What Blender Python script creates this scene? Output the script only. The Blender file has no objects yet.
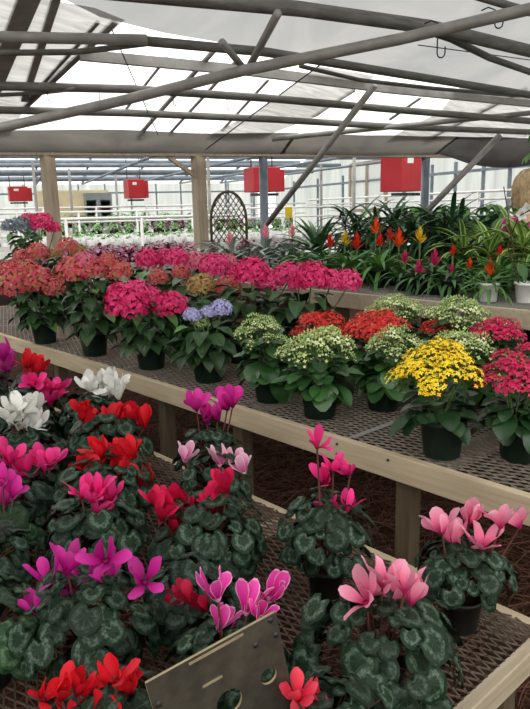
import bpy, math, random
from mathutils import Vector, Matrix, Quaternion
CY = {'F1': (1.6, 0.92, 0.145, 0.03, 46,
        [(-0.091, 0.035, 0.358, 0.084), (-0.027, 0.025, 0.311, 0.097), (0.046, 0.007, 0.344, 0.087), (0.055, -0.075, 0.366, 0.085), (0.122, -0.087, 0.338, 0.069),
         (0.005, -0.054, 0.303, 0.09), (0.008, -0.007, 0.266, 0.081)]),
 'F10': (0.96, 1.92, 0.17, 0.042, 44, [(-0.038, -0.014, 0.344, 0.097), (0.014, -0.013, 0.345, 0.106), (0.064, -0.01, 0.307, 0.101), (0.004, -0.028, 0.279, 0.092)]),
 'F11': (1.16, 2.23, 0.19, 0.04, 58,
         [(-0.061, 0.007, 0.28, 0.099), (-0.001, 0.001, 0.334, 0.107), (0.073, -0.018, 0.307, 0.109), (-0.025, -0.002, 0.272, 0.107), (-0.052, 0.072, 0.231, 0.093),
          (0.071, -0.114, 0.348, 0.098), (0.105, -0.096, 0.245, 0.093), (0.152, -0.09, 0.2, 0.086), (0.043, -0.063, 0.262, 0.1)]),
 'F12': (1.44, 2.66, 0.19, 0.042, 58,
         [(-0.092, 0.036, 0.359, 0.108), (-0.059, 0.054, 0.29, 0.11), (-0.002, 0.05, 0.258, 0.112), (0.018, -0.041, 0.322, 0.118), (0.088, -0.056, 0.319, 0.12),
          (0.102, -0.142, 0.311, 0.109), (0.049, -0.045, 0.268, 0.11)]),
 'F13': (1.58, 3.08, 0.17, 0.04, 52, [(-0.01, -0.04, 0.376, 0.122), (0.054, -0.05, 0.323, 0.124), (0.106, -0.048, 0.377, 0.125), (0.099, -0.115, 0.337, 0.123)]),
 'F14': (1.13, 2.84, 0.18, 0.042, 54,
         [(-0.056, 0.003, 0.362, 0.106), (-0.003, 0.003, 0.396, 0.116), (0.051, 0.002, 0.384, 0.108), (-0.016, -0.01, 0.327, 0.115), (0.042, -0.014, 0.315, 0.108),
          (-0.056, 0.002, 0.407, 0.088)]),
 'F15': (0.95, 2.42, 0.16, 0.04, 44,
         [(-0.049, -0.004, 0.343, 0.098), (0.001, -0.001, 0.28, 0.1), (0.057, -0.003, 0.285, 0.101), (0.069, -0.087, 0.317, 0.091), (-0.012, 0.036, 0.232, 0.086)]),
 'F16': (0.74, 2.18, 0.14, 0.04, 36, [(0.01, -0.058, 0.37, 0.086), (0.053, -0.048, 0.322, 0.074), (0.036, 0.016, 0.282, 0.089)]),
 'F17': (1.38, 3.42, 0.19, 0.042, 56, [(0.02, -0.067, 0.364, 0.116), (0.08, -0.073, 0.321, 0.128), (0.14, -0.079, 0.327, 0.119), (0.085, -0.102, 0.275, 0.117)]),
 'F18': (1.6, 3.82, 0.17, 0.034, 40, [(-0.017, -0.033, 0.388, 0.118), (0.025, -0.023, 0.33, 0.132), (0.024, 0.027, 0.285, 0.121)]),
 'F19': (1.48, 4.25, 0.15, 0.034, 40, [(0.07, -0.112, 0.392, 0.138), (0.101, -0.092, 0.306, 0.14), (0.077, -0.021, 0.24, 0.128)]),
 'F2': (1.2, 0.91, 0.205, 0.042, 58,
        [(-0.066, 0.012, 0.311, 0.087), (0.005, -0.004, 0.346, 0.083), (0.053, 0.0, 0.28, 0.086), (0.045, -0.065, 0.312, 0.087), (0.002, 0.023, 0.298, 0.075),
         (0.011, -0.059, 0.351, 0.072)]),
 'F20': (0.5, 1.66, 0.16, 0.036, 46, []),
 'F21': (0.62, 2.0, 0.17, 0.038, 46, []),
 'F22': (1.22, 3.16, 0.19, 0.042, 56, []),
 'F3': (1.44, 1.31, 0.15, 0.032, 54,
        [(-0.044, -0.009, 0.539, 0.066), (0.019, -0.017, 0.447, 0.068), (0.022, 0.028, 0.39, 0.076), (0.034, -0.056, 0.441, 0.061), (0.007, 0.018, 0.314, 0.072),
         (0.025, -0.072, 0.34, 0.07), (0.021, -0.019, 0.271, 0.075)]),
 'F4a': (1.64, 2.17, 0.145, 0.03, 40,
         [(-0.056, 0.002, 0.446, 0.1), (-0.002, 0.002, 0.378, 0.102), (0.075, -0.02, 0.427, 0.107), (0.018, -0.041, 0.391, 0.118), (0.089, -0.057, 0.445, 0.102)]),
 'F4b': (1.46, 1.9, 0.15, 0.032, 42, [(-0.094, 0.037, 0.343, 0.089), (0.015, -0.014, 0.315, 0.091), (0.074, -0.019, 0.292, 0.084), (0.064, -0.083, 0.288, 0.09)]),
 'F5': (1.2, 1.6, 0.18, 0.038, 60,
        [(-0.127, 0.067, 0.306, 0.088), (-0.071, 0.065, 0.316, 0.09), (-0.023, 0.07, 0.256, 0.092), (-0.025, -0.002, 0.254, 0.083), (0.03, -0.003, 0.322, 0.097),
         (0.017, -0.064, 0.392, 0.087), (-0.079, 0.072, 0.233, 0.09), (0.016, 0.034, 0.276, 0.091), (-0.13, 0.094, 0.339, 0.07)]),
 'F5b': (0.98, 1.4, 0.14, 0.036, 44, [(-0.109, -0.125, 0.275, 0.066), (-0.061, -0.121, 0.22, 0.068), (-0.094, -0.041, 0.213, 0.053)]),
 'F6': (0.9, 1.13, 0.14, 0.036, 40,
        [(-0.05, -0.003, 0.37, 0.084), (0.036, -0.033, 0.309, 0.082), (0.105, -0.047, 0.312, 0.083), (-0.024, -0.002, 0.269, 0.072), (0.024, 0.003, 0.2, 0.074),
         (0.033, -0.078, 0.292, 0.066)]),
 'F7': (0.7, 1.48, 0.19, 0.036, 56,
        [(-0.085, 0.029, 0.339, 0.086), (-0.022, 0.02, 0.356, 0.087), (0.01, 0.04, 0.286, 0.084), (0.036, -0.057, 0.375, 0.086), (0.052, -0.023, 0.298, 0.073),
         (0.097, -0.137, 0.325, 0.086), (-0.088, 0.08, 0.23, 0.094), (-0.002, 0.051, 0.255, 0.069)]),
 'F8': (0.52, 1.1, 0.16, 0.04, 40,
        [(-0.06, 0.006, 0.323, 0.066), (-0.021, 0.02, 0.307, 0.068), (0.021, 0.029, 0.254, 0.07), (0.021, -0.044, 0.342, 0.063), (0.058, -0.028, 0.286, 0.061),
         (-0.003, -0.046, 0.267, 0.07), (-0.034, 0.031, 0.238, 0.073), (0.067, -0.012, 0.219, 0.062)]),
 'F9': (0.9, 0.8, 0.13, 0.036, 34, [(-0.08, 0.025, 0.279, 0.064), (-0.035, 0.032, 0.233, 0.066), (0.003, 0.046, 0.178, 0.064), (-0.059, 0.03, 0.212, 0.061)])}
HYT = {'H1': (2.85, 6.75,
        [(0.143, -0.184, 0.859, 0.131), (0.246, -0.225, 0.806, 0.081), (0.075, -0.014, 0.901, 0.081), (0.014, -0.04, 0.823, 0.121), (-0.073, 0.094, 0.835, 0.092)]),
 'H2': (2.14, 4.82,
        [(-0.156, 0.088, 0.44, 0.141), (-0.011, 0.01, 0.462, 0.127), (-0.143, 0.185, 0.545, 0.09), (0.065, -0.086, 0.409, 0.104), (-0.052, 0.075, 0.536, 0.105)]),
 'H3': (2.18, 4.13,
        [(-0.097, 0.034, 0.569, 0.114), (0.027, -0.024, 0.576, 0.101), (0.166, -0.098, 0.562, 0.095), (-0.024, -0.005, 0.639, 0.08), (0.11, -0.073, 0.632, 0.074)]),
 'H4': (2.23, 3.5,
        [(-0.117, 0.052, 0.405, 0.134), (0.104, -0.095, 0.381, 0.111), (0.033, 0.024, 0.441, 0.081), (-0.058, 0.025, 0.475, 0.092), (-0.118, 0.135, 0.466, 0.08)]),
 'H5': (2.28, 2.98, [(-0.084, 0.023, 0.383, 0.056), (0.061, -0.056, 0.408, 0.068), (0.008, 0.047, 0.323, 0.046), (-0.006, -0.022, 0.395, 0.045)]),
 'HA': (2.8, 4.95, [(0.223, -0.258, 0.556, 0.114), (0.343, -0.313, 0.574, 0.091)]),
 'HA2': (2.8, 4.5, [(0.2, -0.236, 0.59, 0.108), (0.33, -0.302, 0.554, 0.101)]),
 'HB': (2.62, 4.35, [(0.136, -0.179, 0.471, 0.081), (0.286, -0.261, 0.5, 0.074)]),
 'HC': (2.78, 4.0, [(0.196, -0.233, 0.555, 0.121), (0.325, -0.297, 0.477, 0.087), (0.316, -0.234, 0.59, 0.072)]),
 'HC2': (2.6, 3.62, [(0.054, -0.104, 0.467, 0.099), (0.211, -0.192, 0.452, 0.093)]),
 'HD': (2.72, 3.2, [(0.032, -0.083, 0.567, 0.112), (0.136, -0.124, 0.51, 0.094), (0.253, -0.177, 0.535, 0.101), (-0.019, -0.01, 0.579, 0.069)]),
 'HD2': (2.78, 2.78, [(0.046, -0.096, 0.556, 0.11), (0.157, -0.144, 0.531, 0.082), (0.262, -0.185, 0.519, 0.095), (0.004, -0.031, 0.52, 0.064)]),
 'HE': (2.66, 5.7, [(-0.105, 0.042, 0.613, 0.115), (-0.195, 0.178, 0.579, 0.089), (0.04, 0.017, 0.588, 0.081)]),
 'HE2': (2.72, 5.5, [(-0.016, -0.04, 0.665, 0.095), (0.065, -0.059, 0.627, 0.087)])}
KAT = {'K1': (2.24, 2.42, -0.026, 0.024, 0.342, 0.136, 0.08),
 'K10': (2.92, 1.558, 0.0, 0.0, 0.345, 0.133, 0.067),
 'K11': (2.62, 1.247, 0.0, 0.0, 0.335, 0.091, 0.062),
 'K12': (2.98, 1.909, 0.0, 0.0, 0.319, 0.104, 0.042),
 'K2': (2.22, 2.06, -0.004, 0.003, 0.308, 0.185, 0.079),
 'K3': (2.52, 1.92, 0.044, -0.04, 0.298, 0.153, 0.081),
 'K4': (2.18, 1.37, -0.021, 0.02, 0.332, 0.165, 0.103),
 'K5': (2.36, 1.14, -0.033, 0.031, 0.295, 0.136, 0.102),
 'K6': (2.74, 2.152, 0.0, 0.0, 0.329, 0.178, 0.078),
 'K6b': (2.62, 2.424, 0.0, 0.0, 0.324, 0.146, 0.059),
 'K7': (3.02, 2.22, 0.0, 0.0, 0.384, 0.178, 0.061),
 'K8': (3.02, 1.831, 0.0, 0.0, 0.401, 0.175, 0.056),
 'K9': (2.72, 1.622, 0.0, 0.0, 0.3, 0.167, 0.065)}
BR = {'A1': (3.7, 4.463, 0.284, 0.111),
 'A2': (3.9, 4.237, 0.346, 0.102),
 'A3': (4.0, 4.013, 0.353, 0.092),
 'O1': (3.85, 3.018, 0.394, 0.099),
 'O2': (3.75, 2.744, 0.319, 0.108),
 'O3': (3.42, 1.888, 0.19, 0.077),
 'O4': (3.9, 2.932, 0.337, 0.071),
 'O5': (3.6, 1.891, 0.227, 0.057),
 'P1': (3.55, 2.548, 0.212, 0.076),
 'P2': (3.45, 2.372, 0.158, 0.085),
 'P3': (3.5, 2.295, 0.224, 0.084),
 'P4': (3.75, 2.329, 0.251, 0.057),
 'P5': (3.45, 2.144, 0.169, 0.047),
 'P6': (3.55, 2.232, 0.109, 0.048),
 'PA': (4.2, 3.904, 0.388, 0.092),
 'R1': (3.95, 3.545, 0.274, 0.094),
 'R2': (3.9, 3.232, 0.282, 0.104),
 'R3': (3.8, 2.942, 0.3, 0.084),
 'R5': (3.55, 2.381, 0.126, 0.05),
 'R6': (3.75, 2.206, 0.175, 0.056),
 'R7': (3.7, 1.984, 0.264, 0.053),
 'Y1': (4.0, 3.434, 0.296, 0.093),
 'Y2': (3.85, 2.646, 0.336, 0.094)}
PT = {'A': (0.0554, [(2.038, 4.52, 3.053), (2.965, 4.143, 3.049), (3.874, 3.773, 3.046), (5.009, 3.401, 3.02), (6.243, 3.157, 2.956), (8.398, 2.731, 2.844)]),
 'A2': (0.0314, [(5.013, 3.452, 3.008), (5.363, 3.418, 2.982), (6.025, 3.43, 2.915), (6.702, 3.377, 2.861), (8.889, 3.205, 2.688)]),
 'A3': (0.0316, [(4.946, 3.008, 3.167), (5.65, 2.877, 3.128), (7.809, 2.475, 3.01)]),
 'B1': (0.0474, [(3.115, 5.753, 2.965), (4.674, 5.247, 2.93), (6.355, 4.814, 2.865), (8.371, 4.194, 2.811), (10.473, 3.547, 2.755)]),
 'BR1': (0.0362, [(6.01, 4.75, 2.863), (6.23, 6.726, 1.4)]),
 'BR2': (0.0424, [(9.007, 4.921, 2.532), (8.379, 5.635, 1.533)]),
 'D1': (0.0453,
        [(2.033, 7.19, 2.241), (2.583, 6.365, 2.377), (3.279, 5.32, 2.549), (3.844, 4.376, 2.71), (4.582, 3.383, 2.866), (5.091, 2.594, 2.998), (6.271, 0.763, 3.303)]),
 'D2': (0.0316, [(6.052, 6.409, 2.459), (7.271, 5.341, 2.585), (8.518, 4.259, 2.712), (10.174, 2.822, 2.88)]),
 'P0a': (0.0432, [(1.378, 5.869, 2.908), (2.265, 5.407, 2.928), (3.253, 4.891, 2.95)]),
 'P0b': (0.04, [(3.248, 4.912, 2.945), (4.24, 4.558, 2.93), (5.077, 4.367, 2.892), (5.727, 4.22, 2.863), (7.568, 3.797, 2.78), (9.71, 3.305, 2.684)]),
 'P0c': (0.0242, [(1.478, 6.118, 2.821), (2.334, 5.603, 2.856), (2.83, 5.304, 2.876), (3.04, 5.111, 2.9), (3.276, 4.884, 2.929)]),
 'P0d': (0.0207, [(4.793, 4.675, 2.899), (5.565, 4.589, 2.844), (6.423, 4.34, 2.817), (7.617, 3.94, 2.793)]),
 'P1': (0.0406,
        [(1.741, 6.852, 2.747), (2.649, 6.431, 2.755), (3.721, 5.935, 2.764), (5.07, 5.465, 2.741), (6.749, 4.963, 2.692), (8.724, 4.356, 2.639), (10.826, 3.71, 2.583)]),
 'P1b': (0.0188, [(1.864, 7.111, 2.645), (2.687, 6.545, 2.695), (2.987, 6.339, 2.713), (3.231, 6.112, 2.741)]),
 'P2': (0.0385,
        [(1.967, 7.46, 2.635), (2.885, 7.063, 2.637), (4.086, 6.545, 2.639), (5.559, 5.998, 2.621), (7.351, 5.4, 2.583), (9.324, 4.646, 2.564), (11.379, 3.861, 2.544)]),
 'Ra': (0.0266, [(4.135, 5.011, 3.086), (4.667, 7.326, 2.503)]),
 'Rb': (0.0152, [(3.869, 5.499, 3.0), (4.131, 6.693, 2.701)]),
 'Rc': (0.0192, [(4.496, 5.262, 2.993), (4.966, 7.074, 2.532)]),
 'Rd': (0.0171, [(5.056, 5.397, 2.908), (5.493, 6.713, 2.563)]),
 'Re': (0.0233, [(6.1, 5.114, 2.871), (6.227, 5.862, 2.687)]),
 'Rf': (0.0214, [(7.015, 4.875, 2.837), (7.231, 5.468, 2.68)]),
 'Rg': (0.0293, [(7.981, 4.059, 2.93), (8.385, 5.74, 2.505)]),
 'Rh': (0.0306, [(2.561, 4.952, 3.233), (3.081, 6.917, 2.731)]),
 'Ri': (0.0789, [(2.408, 5.074, 3.22), (2.8, 7.198, 2.694)]),
 'Rj': (0.0282, [(3.143, 5.179, 3.124), (3.158, 7.215, 2.655)]),
 'Rk': (0.0183, [(3.026, 5.248, 3.12), (3.116, 6.899, 2.732)]),
 'W1': (0.0314, [(4.025, 4.557, 2.751), (3.628, 3.754, 2.974)]),
 'W2': (0.0283, [(3.998, 4.551, 2.755), (3.532, 4.281, 2.863)]),
 'Wa': (0.007, [(3.099, 5.159, 3.053), (4.709, 6.956, 2.484)]),
 'Wb': (0.0091, [(5.547, 7.139, 2.36), (5.124, 4.727, 2.955)]),
 'Wc': (0.0059, [(7.029, 3.549, 3.04), (5.665, 3.975, 3.075)])}
SH = {'clothC': [(5.244, 4.865, 2.982), (5.969, 4.719, 2.944), (6.223, 5.776, 2.677), (6.066, 6.609, 2.501), (5.39, 6.928, 2.494), (5.44, 6.037, 2.694)],
 'clothL': [(1.83, 5.295, 3.215), (2.901, 5.062, 3.165), (3.187, 5.095, 3.129), (3.154, 7.073, 2.678), (3.28, 7.818, 2.495), (2.654, 8.25, 2.457)],
 'clothR': [(7.06, 4.35, 2.923), (8.642, 3.945, 2.862), (10.251, 4.639, 2.546), (7.751, 5.941, 2.491), (7.575, 4.962, 2.732)],
 'near': [(2.612, 5.063, 3.193), (2.995, 5.157, 3.134), (3.58, 5.101, 3.089), (4.549, 4.889, 3.044), (5.489, 4.657, 3.005), (6.619, 4.475, 2.937), (8.102, 4.067, 2.886),
          (11.552, 3.199, 2.749)]}
MISC = {'h1': (10.67, 7.77, 2.22),
 'h2': (9.06, 9.9, 2.15),
 'h3': (10.53, 16.9, 2.23),
 'h4': (8.93, 21.13, 2.22),
 'h5': (10.93, 19.3, 2.19),
 'hook1': [(4.592, 3.093, 2.932), (4.83, 3.258, 2.871), (5.113, 3.434, 2.803), (5.238, 3.486, 2.779), (5.194, 3.429, 2.796), (5.057, 3.35, 2.828)],
 'hook2': [(5.158, 2.964, 2.906), (4.972, 2.87, 2.946), (4.861, 2.777, 2.978), (5.029, 2.836, 2.948), (5.187, 2.912, 2.915), (5.235, 2.972, 2.897),
           (5.173, 2.972, 2.903)],
 'posts': [(3.88, 8.19), (5.65, 7.43), (6.5, 7.07), (8.9, 6.05)]}

PI=math.pi; TAU=2*PI
scene=bpy.context.scene
COL=scene.collection
V3=Vector
FB,MBZ,BB=.38,.64,1.07
HA_=math.radians(-23)
U=V3((math.cos(HA_),math.sin(HA_),0)); W=V3((-math.sin(HA_),math.cos(HA_),0))
def hp(u,v,z): return U*u+W*v+V3((0,0,z))      # house coordinates -> world

# ---------------------------------------------------------------- mesh builder
class MB:
    def __init__(s): s.v=[]; s.f=[]; s.uv=[]; s.mi=[]
    def add(s,verts,faces,uvs=None,mi=0):
        o=len(s.v); s.v.extend([tuple(x) for x in verts])
        for k,f in enumerate(faces):
            s.f.append([i+o for i in f]); s.mi.append(mi)
            s.uv.extend([uvs[i] for i in f] if uvs else [(0,0)]*len(f))
    def box(s,c,d,rot=None,mi=0):
        x,y,z=d[0]/2,d[1]/2,d[2]/2
        vs=[V3(p) for p in ((-x,-y,-z),(x,-y,-z),(x,y,-z),(-x,y,-z),(-x,-y,z),(x,-y,z),(x,y,z),(-x,y,z))]
        if rot is not None: vs=[rot@p for p in vs]
        c=V3(c)
        s.add([p+c for p in vs],[(0,3,2,1),(4,5,6,7),(0,1,5,4),(1,2,6,5),(2,3,7,6),(3,0,4,7)],mi=mi)
    def bar(s,a,b,w,h,up=(0,0,1),mi=0):
        a,b=V3(a),V3(b); d=(b-a); L=d.length; d.normalize()
        up=V3(up); sd=d.cross(up)
        if sd.length<1e-4: sd=d.cross(V3((1,0,0)))
        sd.normalize(); u2=sd.cross(d)
        R=Matrix((d,sd,u2)).transposed()
        s.box((a+b)/2,(L,w,h),R,mi)
    def tube(s,pts,r,n=8,mi=0,cap=True,r1=None):
        pts=[V3(p) for p in pts]; m=len(pts); vs=[];
        ref=V3((.3,.2,1)).normalized()
        for i,p in enumerate(pts):
            d=(pts[min(i+1,m-1)]-pts[max(i-1,0)]).normalized()
            a=d.cross(ref)
            if a.length<.05: a=d.cross(V3((1,0,0)))
            a.normalize(); b=d.cross(a)
            rr=r if r1 is None else r+(r1-r)*i/(m-1)
            for k in range(n):
                t=TAU*k/n; vs.append(p+(a*math.cos(t)+b*math.sin(t))*rr)
        fs=[]
        for i in range(m-1):
            for k in range(n):
                k2=(k+1)%n; fs.append((i*n+k,i*n+k2,(i+1)*n+k2,(i+1)*n+k))
        if cap: fs.append(tuple(range(n))[::-1]); fs.append(tuple((m-1)*n+k for k in range(n)))
        s.add(vs,fs,[(0,0)]*len(vs),mi)
    def lathe(s,prof,n=24,c=(0,0,0),mi=0):
        vs=[];fs=[];c=V3(c)
        for (r,z) in prof:
            for k in range(n): t=TAU*k/n; vs.append(c+V3((r*math.cos(t),r*math.sin(t),z)))
        for i in range(len(prof)-1):
            for k in range(n):
                k2=(k+1)%n; fs.append((i*n+k,i*n+k2,(i+1)*n+k2,(i+1)*n+k))
        s.add(vs,fs,None,mi)
    def blade(s,p,d,up,L,wd,prof,nl=5,nw=2,bend=0.,cup=0.,wav=0.,mi=0,twist=0.):
        p=V3(p); d=V3(d).normalized(); up=V3(up); sd=d.cross(up)
        if sd.length<1e-3: sd=d.cross(V3((.9,.3,.1)))
        sd.normalize(); nrm=sd.cross(d)
        vs=[];uv=[]; st=L/nl
        for i in range(nl+1):
            t=i/nl; w=wd*prof(t)
            s2=sd
            if twist: s2=Quaternion(d,twist*t)@sd
            n2=s2.cross(d)
            for j in range(nw+1):
                q=2*j/nw-1
                off=s2*(q*w)+n2*(cup*w*q*q+wav*w*math.sin(t*9+q*4)*abs(q))
                vs.append(p+off); uv.append((j/nw,t))
            if i<nl:
                R=Quaternion(sd,bend/nl); d=R@d; nrm=R@nrm; p=p+d*st
        m=nw+1
        fs=[(i*m+j,i*m+j+1,(i+1)*m+j+1,(i+1)*m+j) for i in range(nl) for j in range(nw)]
        s.add(vs,fs,uv,mi)
    def disc_leaf(s,c,n,tip,R,rnd,mi=0):
        """heart-shaped round leaf, polar grid, slightly cupped, scalloped edge"""
        n=V3(n).normalized(); tip=V3(tip); tip=(tip-n*tip.dot(n))
        if tip.length<1e-3: tip=n.cross(V3((1,.2,0)))
        tip.normalize(); sd=n.cross(tip); c=V3(c)
        K=18; rings=(0.,.35,.7,.9,1.); vs=[c+n*R*.0];uv=[(.5,.5)]; fs=[]
        ph=rnd.random()*TAU; cup=rnd.uniform(.1,.38); fold=rnd.uniform(.05,.3)
        for ri,rr in enumerate(rings[1:]):
            for k in range(K):
                a=TAU*k/K+PI/K
                q=1.+.1*math.cos(a)
                e=abs(abs((a%TAU)-PI))
                if e<.45: q*=.52
                x=math.cos(a)*rr*q; y=math.sin(a)*rr*q*.98
                x*=1+(.035*math.sin(k*2.9+ph) if rr>.95 else 0); z=-cup*rr*rr+fold*abs(y)*.8+ (.075*math.sin(k*2.1+ph) if rr>.8 else 0)-.05*math.cos(3.5*a)*rr*(rr<.8)
                vs.append(c+(tip*x+sd*y+n*z)*R); uv.append((.5+.5*rr*math.cos(a),.5+.5*rr*math.sin(a)))
        for k in range(K):
            k2=(k+1)%K; fs.append((0,1+k,1+k2))
            for ri in range(3):
                a=1+ri*K; b=a+K; fs.append((a+k,b+k,b+k2,a+k2))
        s.add(vs,fs,uv,mi)
    def mesh(s,name,mats,smooth=True):
        m=bpy.data.meshes.new(name); m.from_pydata(s.v,[],s.f)
        for x in mats: m.materials.append(x)
        if s.uv:
            l=m.uv_layers.new(name='UVMap'); fl=[c for u in s.uv for c in u]; l.data.foreach_set('uv',fl)
        m.polygons.foreach_set('material_index',s.mi)
        m.polygons.foreach_set('use_smooth',[smooth]*len(s.f))
        m.update(); return m
def link(name,mesh,parent=None,loc=None,rz=None,scale=None):
    o=bpy.data.objects.new(name,mesh); COL.objects.link(o)
    if parent is not None: o.parent=parent
    if loc is not None: o.location=loc
    if rz is not None: o.rotation_euler=(0,0,rz)
    if scale is not None: o.scale=(scale,)*3 if not isinstance(scale,tuple) else scale
    return o
def tag(o,label,cat,group=None,kind=None):
    o['label']=label; o['category']=cat
    if group: o['group']=group
    if kind: o['kind']=kind
    return o
def thing(name,label,cat,loc=(0,0,0),rz=0,group=None):
    o=link(name,None,None,loc,rz); o.empty_display_size=.05
    return tag(o,label,cat,group)
def struct(name,mb,mat,smooth=False):
    o=link(name,mb.mesh(name,mat if isinstance(mat,list) else [mat],smooth)); o['kind']='structure'; return o

# ---------------------------------------------------------------- materials
def newmat(name):
    m=bpy.data.materials.new(name); m.use_nodes=True; nt=m.node_tree
    b=nt.nodes.get('Principled BSDF'); return m,nt,b
def N(nt,t,**k):
    n=nt.nodes.new(t)
    for a,v in k.items(): setattr(n,a,v)
    return n
def ramp(nt,fac,stops):
    r=N(nt,'ShaderNodeValToRGB'); e=r.color_ramp.elements
    while len(e)<len(stops): e.new(.5)
    for x,(p,c) in zip(e,stops): x.position=p; x.color=(*c,1)
    nt.links.new(fac,r.inputs[0]); return r.outputs[0]
def mix(nt,fac,a,b,mode='MIX'):
    m=N(nt,'ShaderNodeMix',data_type='RGBA',blend_type=mode)
    for i,x in ((0,fac),(6,a),(7,b)):
        if hasattr(x,'is_linked'): nt.links.new(x,m.inputs[i])
        elif isinstance(x,(int,float)): m.inputs[i].default_value=x
        else: m.inputs[i].default_value=(*x,1)
    return m.outputs[2]
def math_(nt,op,a,b=None,c=None):
    n=N(nt,'ShaderNodeMath',operation=op)
    for i,x in enumerate((a,b,c)):
        if x is None: continue
        if hasattr(x,'is_linked'): nt.links.new(x,n.inputs[i])
        else: n.inputs[i].default_value=x
    return n.outputs[0]
def noise(nt,scale,detail=3,co='Object',dist=0.,sc=None):
    tc=N(nt,'ShaderNodeTexCoord'); n=N(nt,'ShaderNodeTexNoise'); n.inputs['Scale'].default_value=scale
    n.inputs['Detail'].default_value=detail; n.inputs['Distortion'].default_value=dist
    if sc:
        mp=N(nt,'ShaderNodeMapping'); mp.inputs['Scale'].default_value=sc; nt.links.new(tc.outputs[co],mp.inputs[0]); nt.links.new(mp.outputs[0],n.inputs['Vector'])
    else: nt.links.new(tc.outputs[co],n.inputs['Vector'])
    return n.outputs['Fac']
def island(nt):
    g=N(nt,'ShaderNodeNewGeometry'); return g.outputs['Random Per Island']
def uvsep(nt):
    tc=N(nt,'ShaderNodeTexCoord'); s=N(nt,'ShaderNodeSeparateXYZ'); nt.links.new(tc.outputs['UV'],s.inputs[0]); return s.outputs[0],s.outputs[1]
def fin(nt,b,col,rough=.6,spec=.4,metal=0.):
    if hasattr(col,'is_linked'): nt.links.new(col,b.inputs['Base Color'])
    else: b.inputs['Base Color'].default_value=(*col,1)
    b.inputs['Roughness'].default_value=rough; b.inputs['Specular IOR Level'].default_value=spec; b.inputs['Metallic'].default_value=metal
def plain(name,a,b2=None,sc=20,rough=.6,spec=.3,metal=0.,scv=None):
    m,nt,b=newmat(name); b2=b2 or tuple(x*.7 for x in a)
    fin(nt,b,ramp(nt,noise(nt,sc,4,sc=scv),[(.3,b2),(.7,a)]),rough,spec,metal); return m
def leafmat(name,dark,light,rough=.42,vein=None,spec=.5,stripe=None,trans=.0):
    m,nt,b=newmat(name)
    c=ramp(nt,island(nt),[(0,dark),(1,light)])
    u,v=uvsep(nt); q=math_(nt,'ABSOLUTE',math_(nt,'SUBTRACT',u,.5))
    if vein: c=mix(nt,math_(nt,'LESS_THAN',q,.04),c,vein)
    if stripe: c=mix(nt,math_(nt,'LESS_THAN',math_(nt,'ABSOLUTE',math_(nt,'SUBTRACT',q,stripe[1])),stripe[2]),c,stripe[0])
    fin(nt,b,c,rough,spec)
    if trans:
        t=N(nt,'ShaderNodeBsdfTranslucent'); nt.links.new(c,t.inputs[0]); ms=N(nt,'ShaderNodeMixShader'); ms.inputs[0].default_value=trans
        nt.links.new(b.outputs[0],ms.inputs[1]); nt.links.new(t.outputs[0],ms.inputs[2]); nt.links.new(ms.outputs[0],nt.nodes['Material Output'].inputs[0])
    return m
def cycleaf(name,base,silver,amt=1.):
    m,nt,b=newmat(name)
    u,v=uvsep(nt); du=math_(nt,'SUBTRACT',u,.5); dv=math_(nt,'SUBTRACT',v,.5)
    r=math_(nt,'MULTIPLY',math_(nt,'SQRT',math_(nt,'ADD',math_(nt,'MULTIPLY',du,du),math_(nt,'MULTIPLY',dv,dv))),2.)
    nz=noise(nt,55,4,dist=1.2); r2=math_(nt,'ADD',r,math_(nt,'MULTIPLY',math_(nt,'SUBTRACT',nz,.5),.55))
    ring=ramp(nt,r2,[(.42,(0,0,0)),(.52,(1,1,1)),(.72,(1,1,1)),(.80,(0,0,0))])
    nz2=noise(nt,140,3); rr=math_(nt,'MULTIPLY',ring,math_(nt,'MULTIPLY',ramp(nt,nz2,[(.38,(.15,.15,.15)),(.62,(1,1,1))]),1.0*amt))
    isl=island(nt); rr=math_(nt,'MULTIPLY',rr,math_(nt,'ADD',math_(nt,'MULTIPLY',isl,.9),.3))
    bc=ramp(nt,isl,[(0,tuple(x*.7 for x in base)),(1,tuple(x*1.3 for x in base))])
    an=math_(nt,'ARCTAN2',dv,du); vn=math_(nt,'ABSOLUTE',math_(nt,'SINE',math_(nt,'MULTIPLY',an,3.5)))
    vm=math_(nt,'MULTIPLY',math_(nt,'LESS_THAN',vn,.1),math_(nt,'LESS_THAN',r,.7))
    c=mix(nt,rr,bc,silver); c=mix(nt,math_(nt,'MULTIPLY',vm,.35),c,silver)
    fin(nt,b,c,.5,.2)
    bp=N(nt,'ShaderNodeBump'); bp.inputs['Strength'].default_value=.35; bp.inputs['Distance'].default_value=.004
    nt.links.new(nz,bp.inputs['Height']); nt.links.new(bp.outputs[0],b.inputs['Normal'])
    return m
def petalmat(name,eye,main,tip,edge=None,trans=.25):
    m,nt,b=newmat(name); u,v=uvsep(nt)
    c=ramp(nt,v,[(.05,eye),(.38,main),(.95,tip)])
    f=ramp(nt,island(nt),[(0,(.72,.72,.72)),(1,(1.15,1.15,1.15))]); c=mix(nt,1.,c,f,'MULTIPLY')
    if edge:
        q=math_(nt,'ABSOLUTE',math_(nt,'SUBTRACT',u,.5)); e=math_(nt,'MAXIMUM',math_(nt,'GREATER_THAN',q,.42),math_(nt,'GREATER_THAN',v,.93)); c=mix(nt,math_(nt,'MULTIPLY',e,.75),c,edge)
    fin(nt,b,c,.55,.25)
    t=N(nt,'ShaderNodeBsdfTranslucent'); nt.links.new(c,t.inputs[0]); ms=N(nt,'ShaderNodeMixShader'); ms.inputs[0].default_value=trans
    nt.links.new(b.outputs[0],ms.inputs[1]); nt.links.new(t.outputs[0],ms.inputs[2]); nt.links.new(ms.outputs[0],nt.nodes['Material Output'].inputs[0])
    return m
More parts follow.
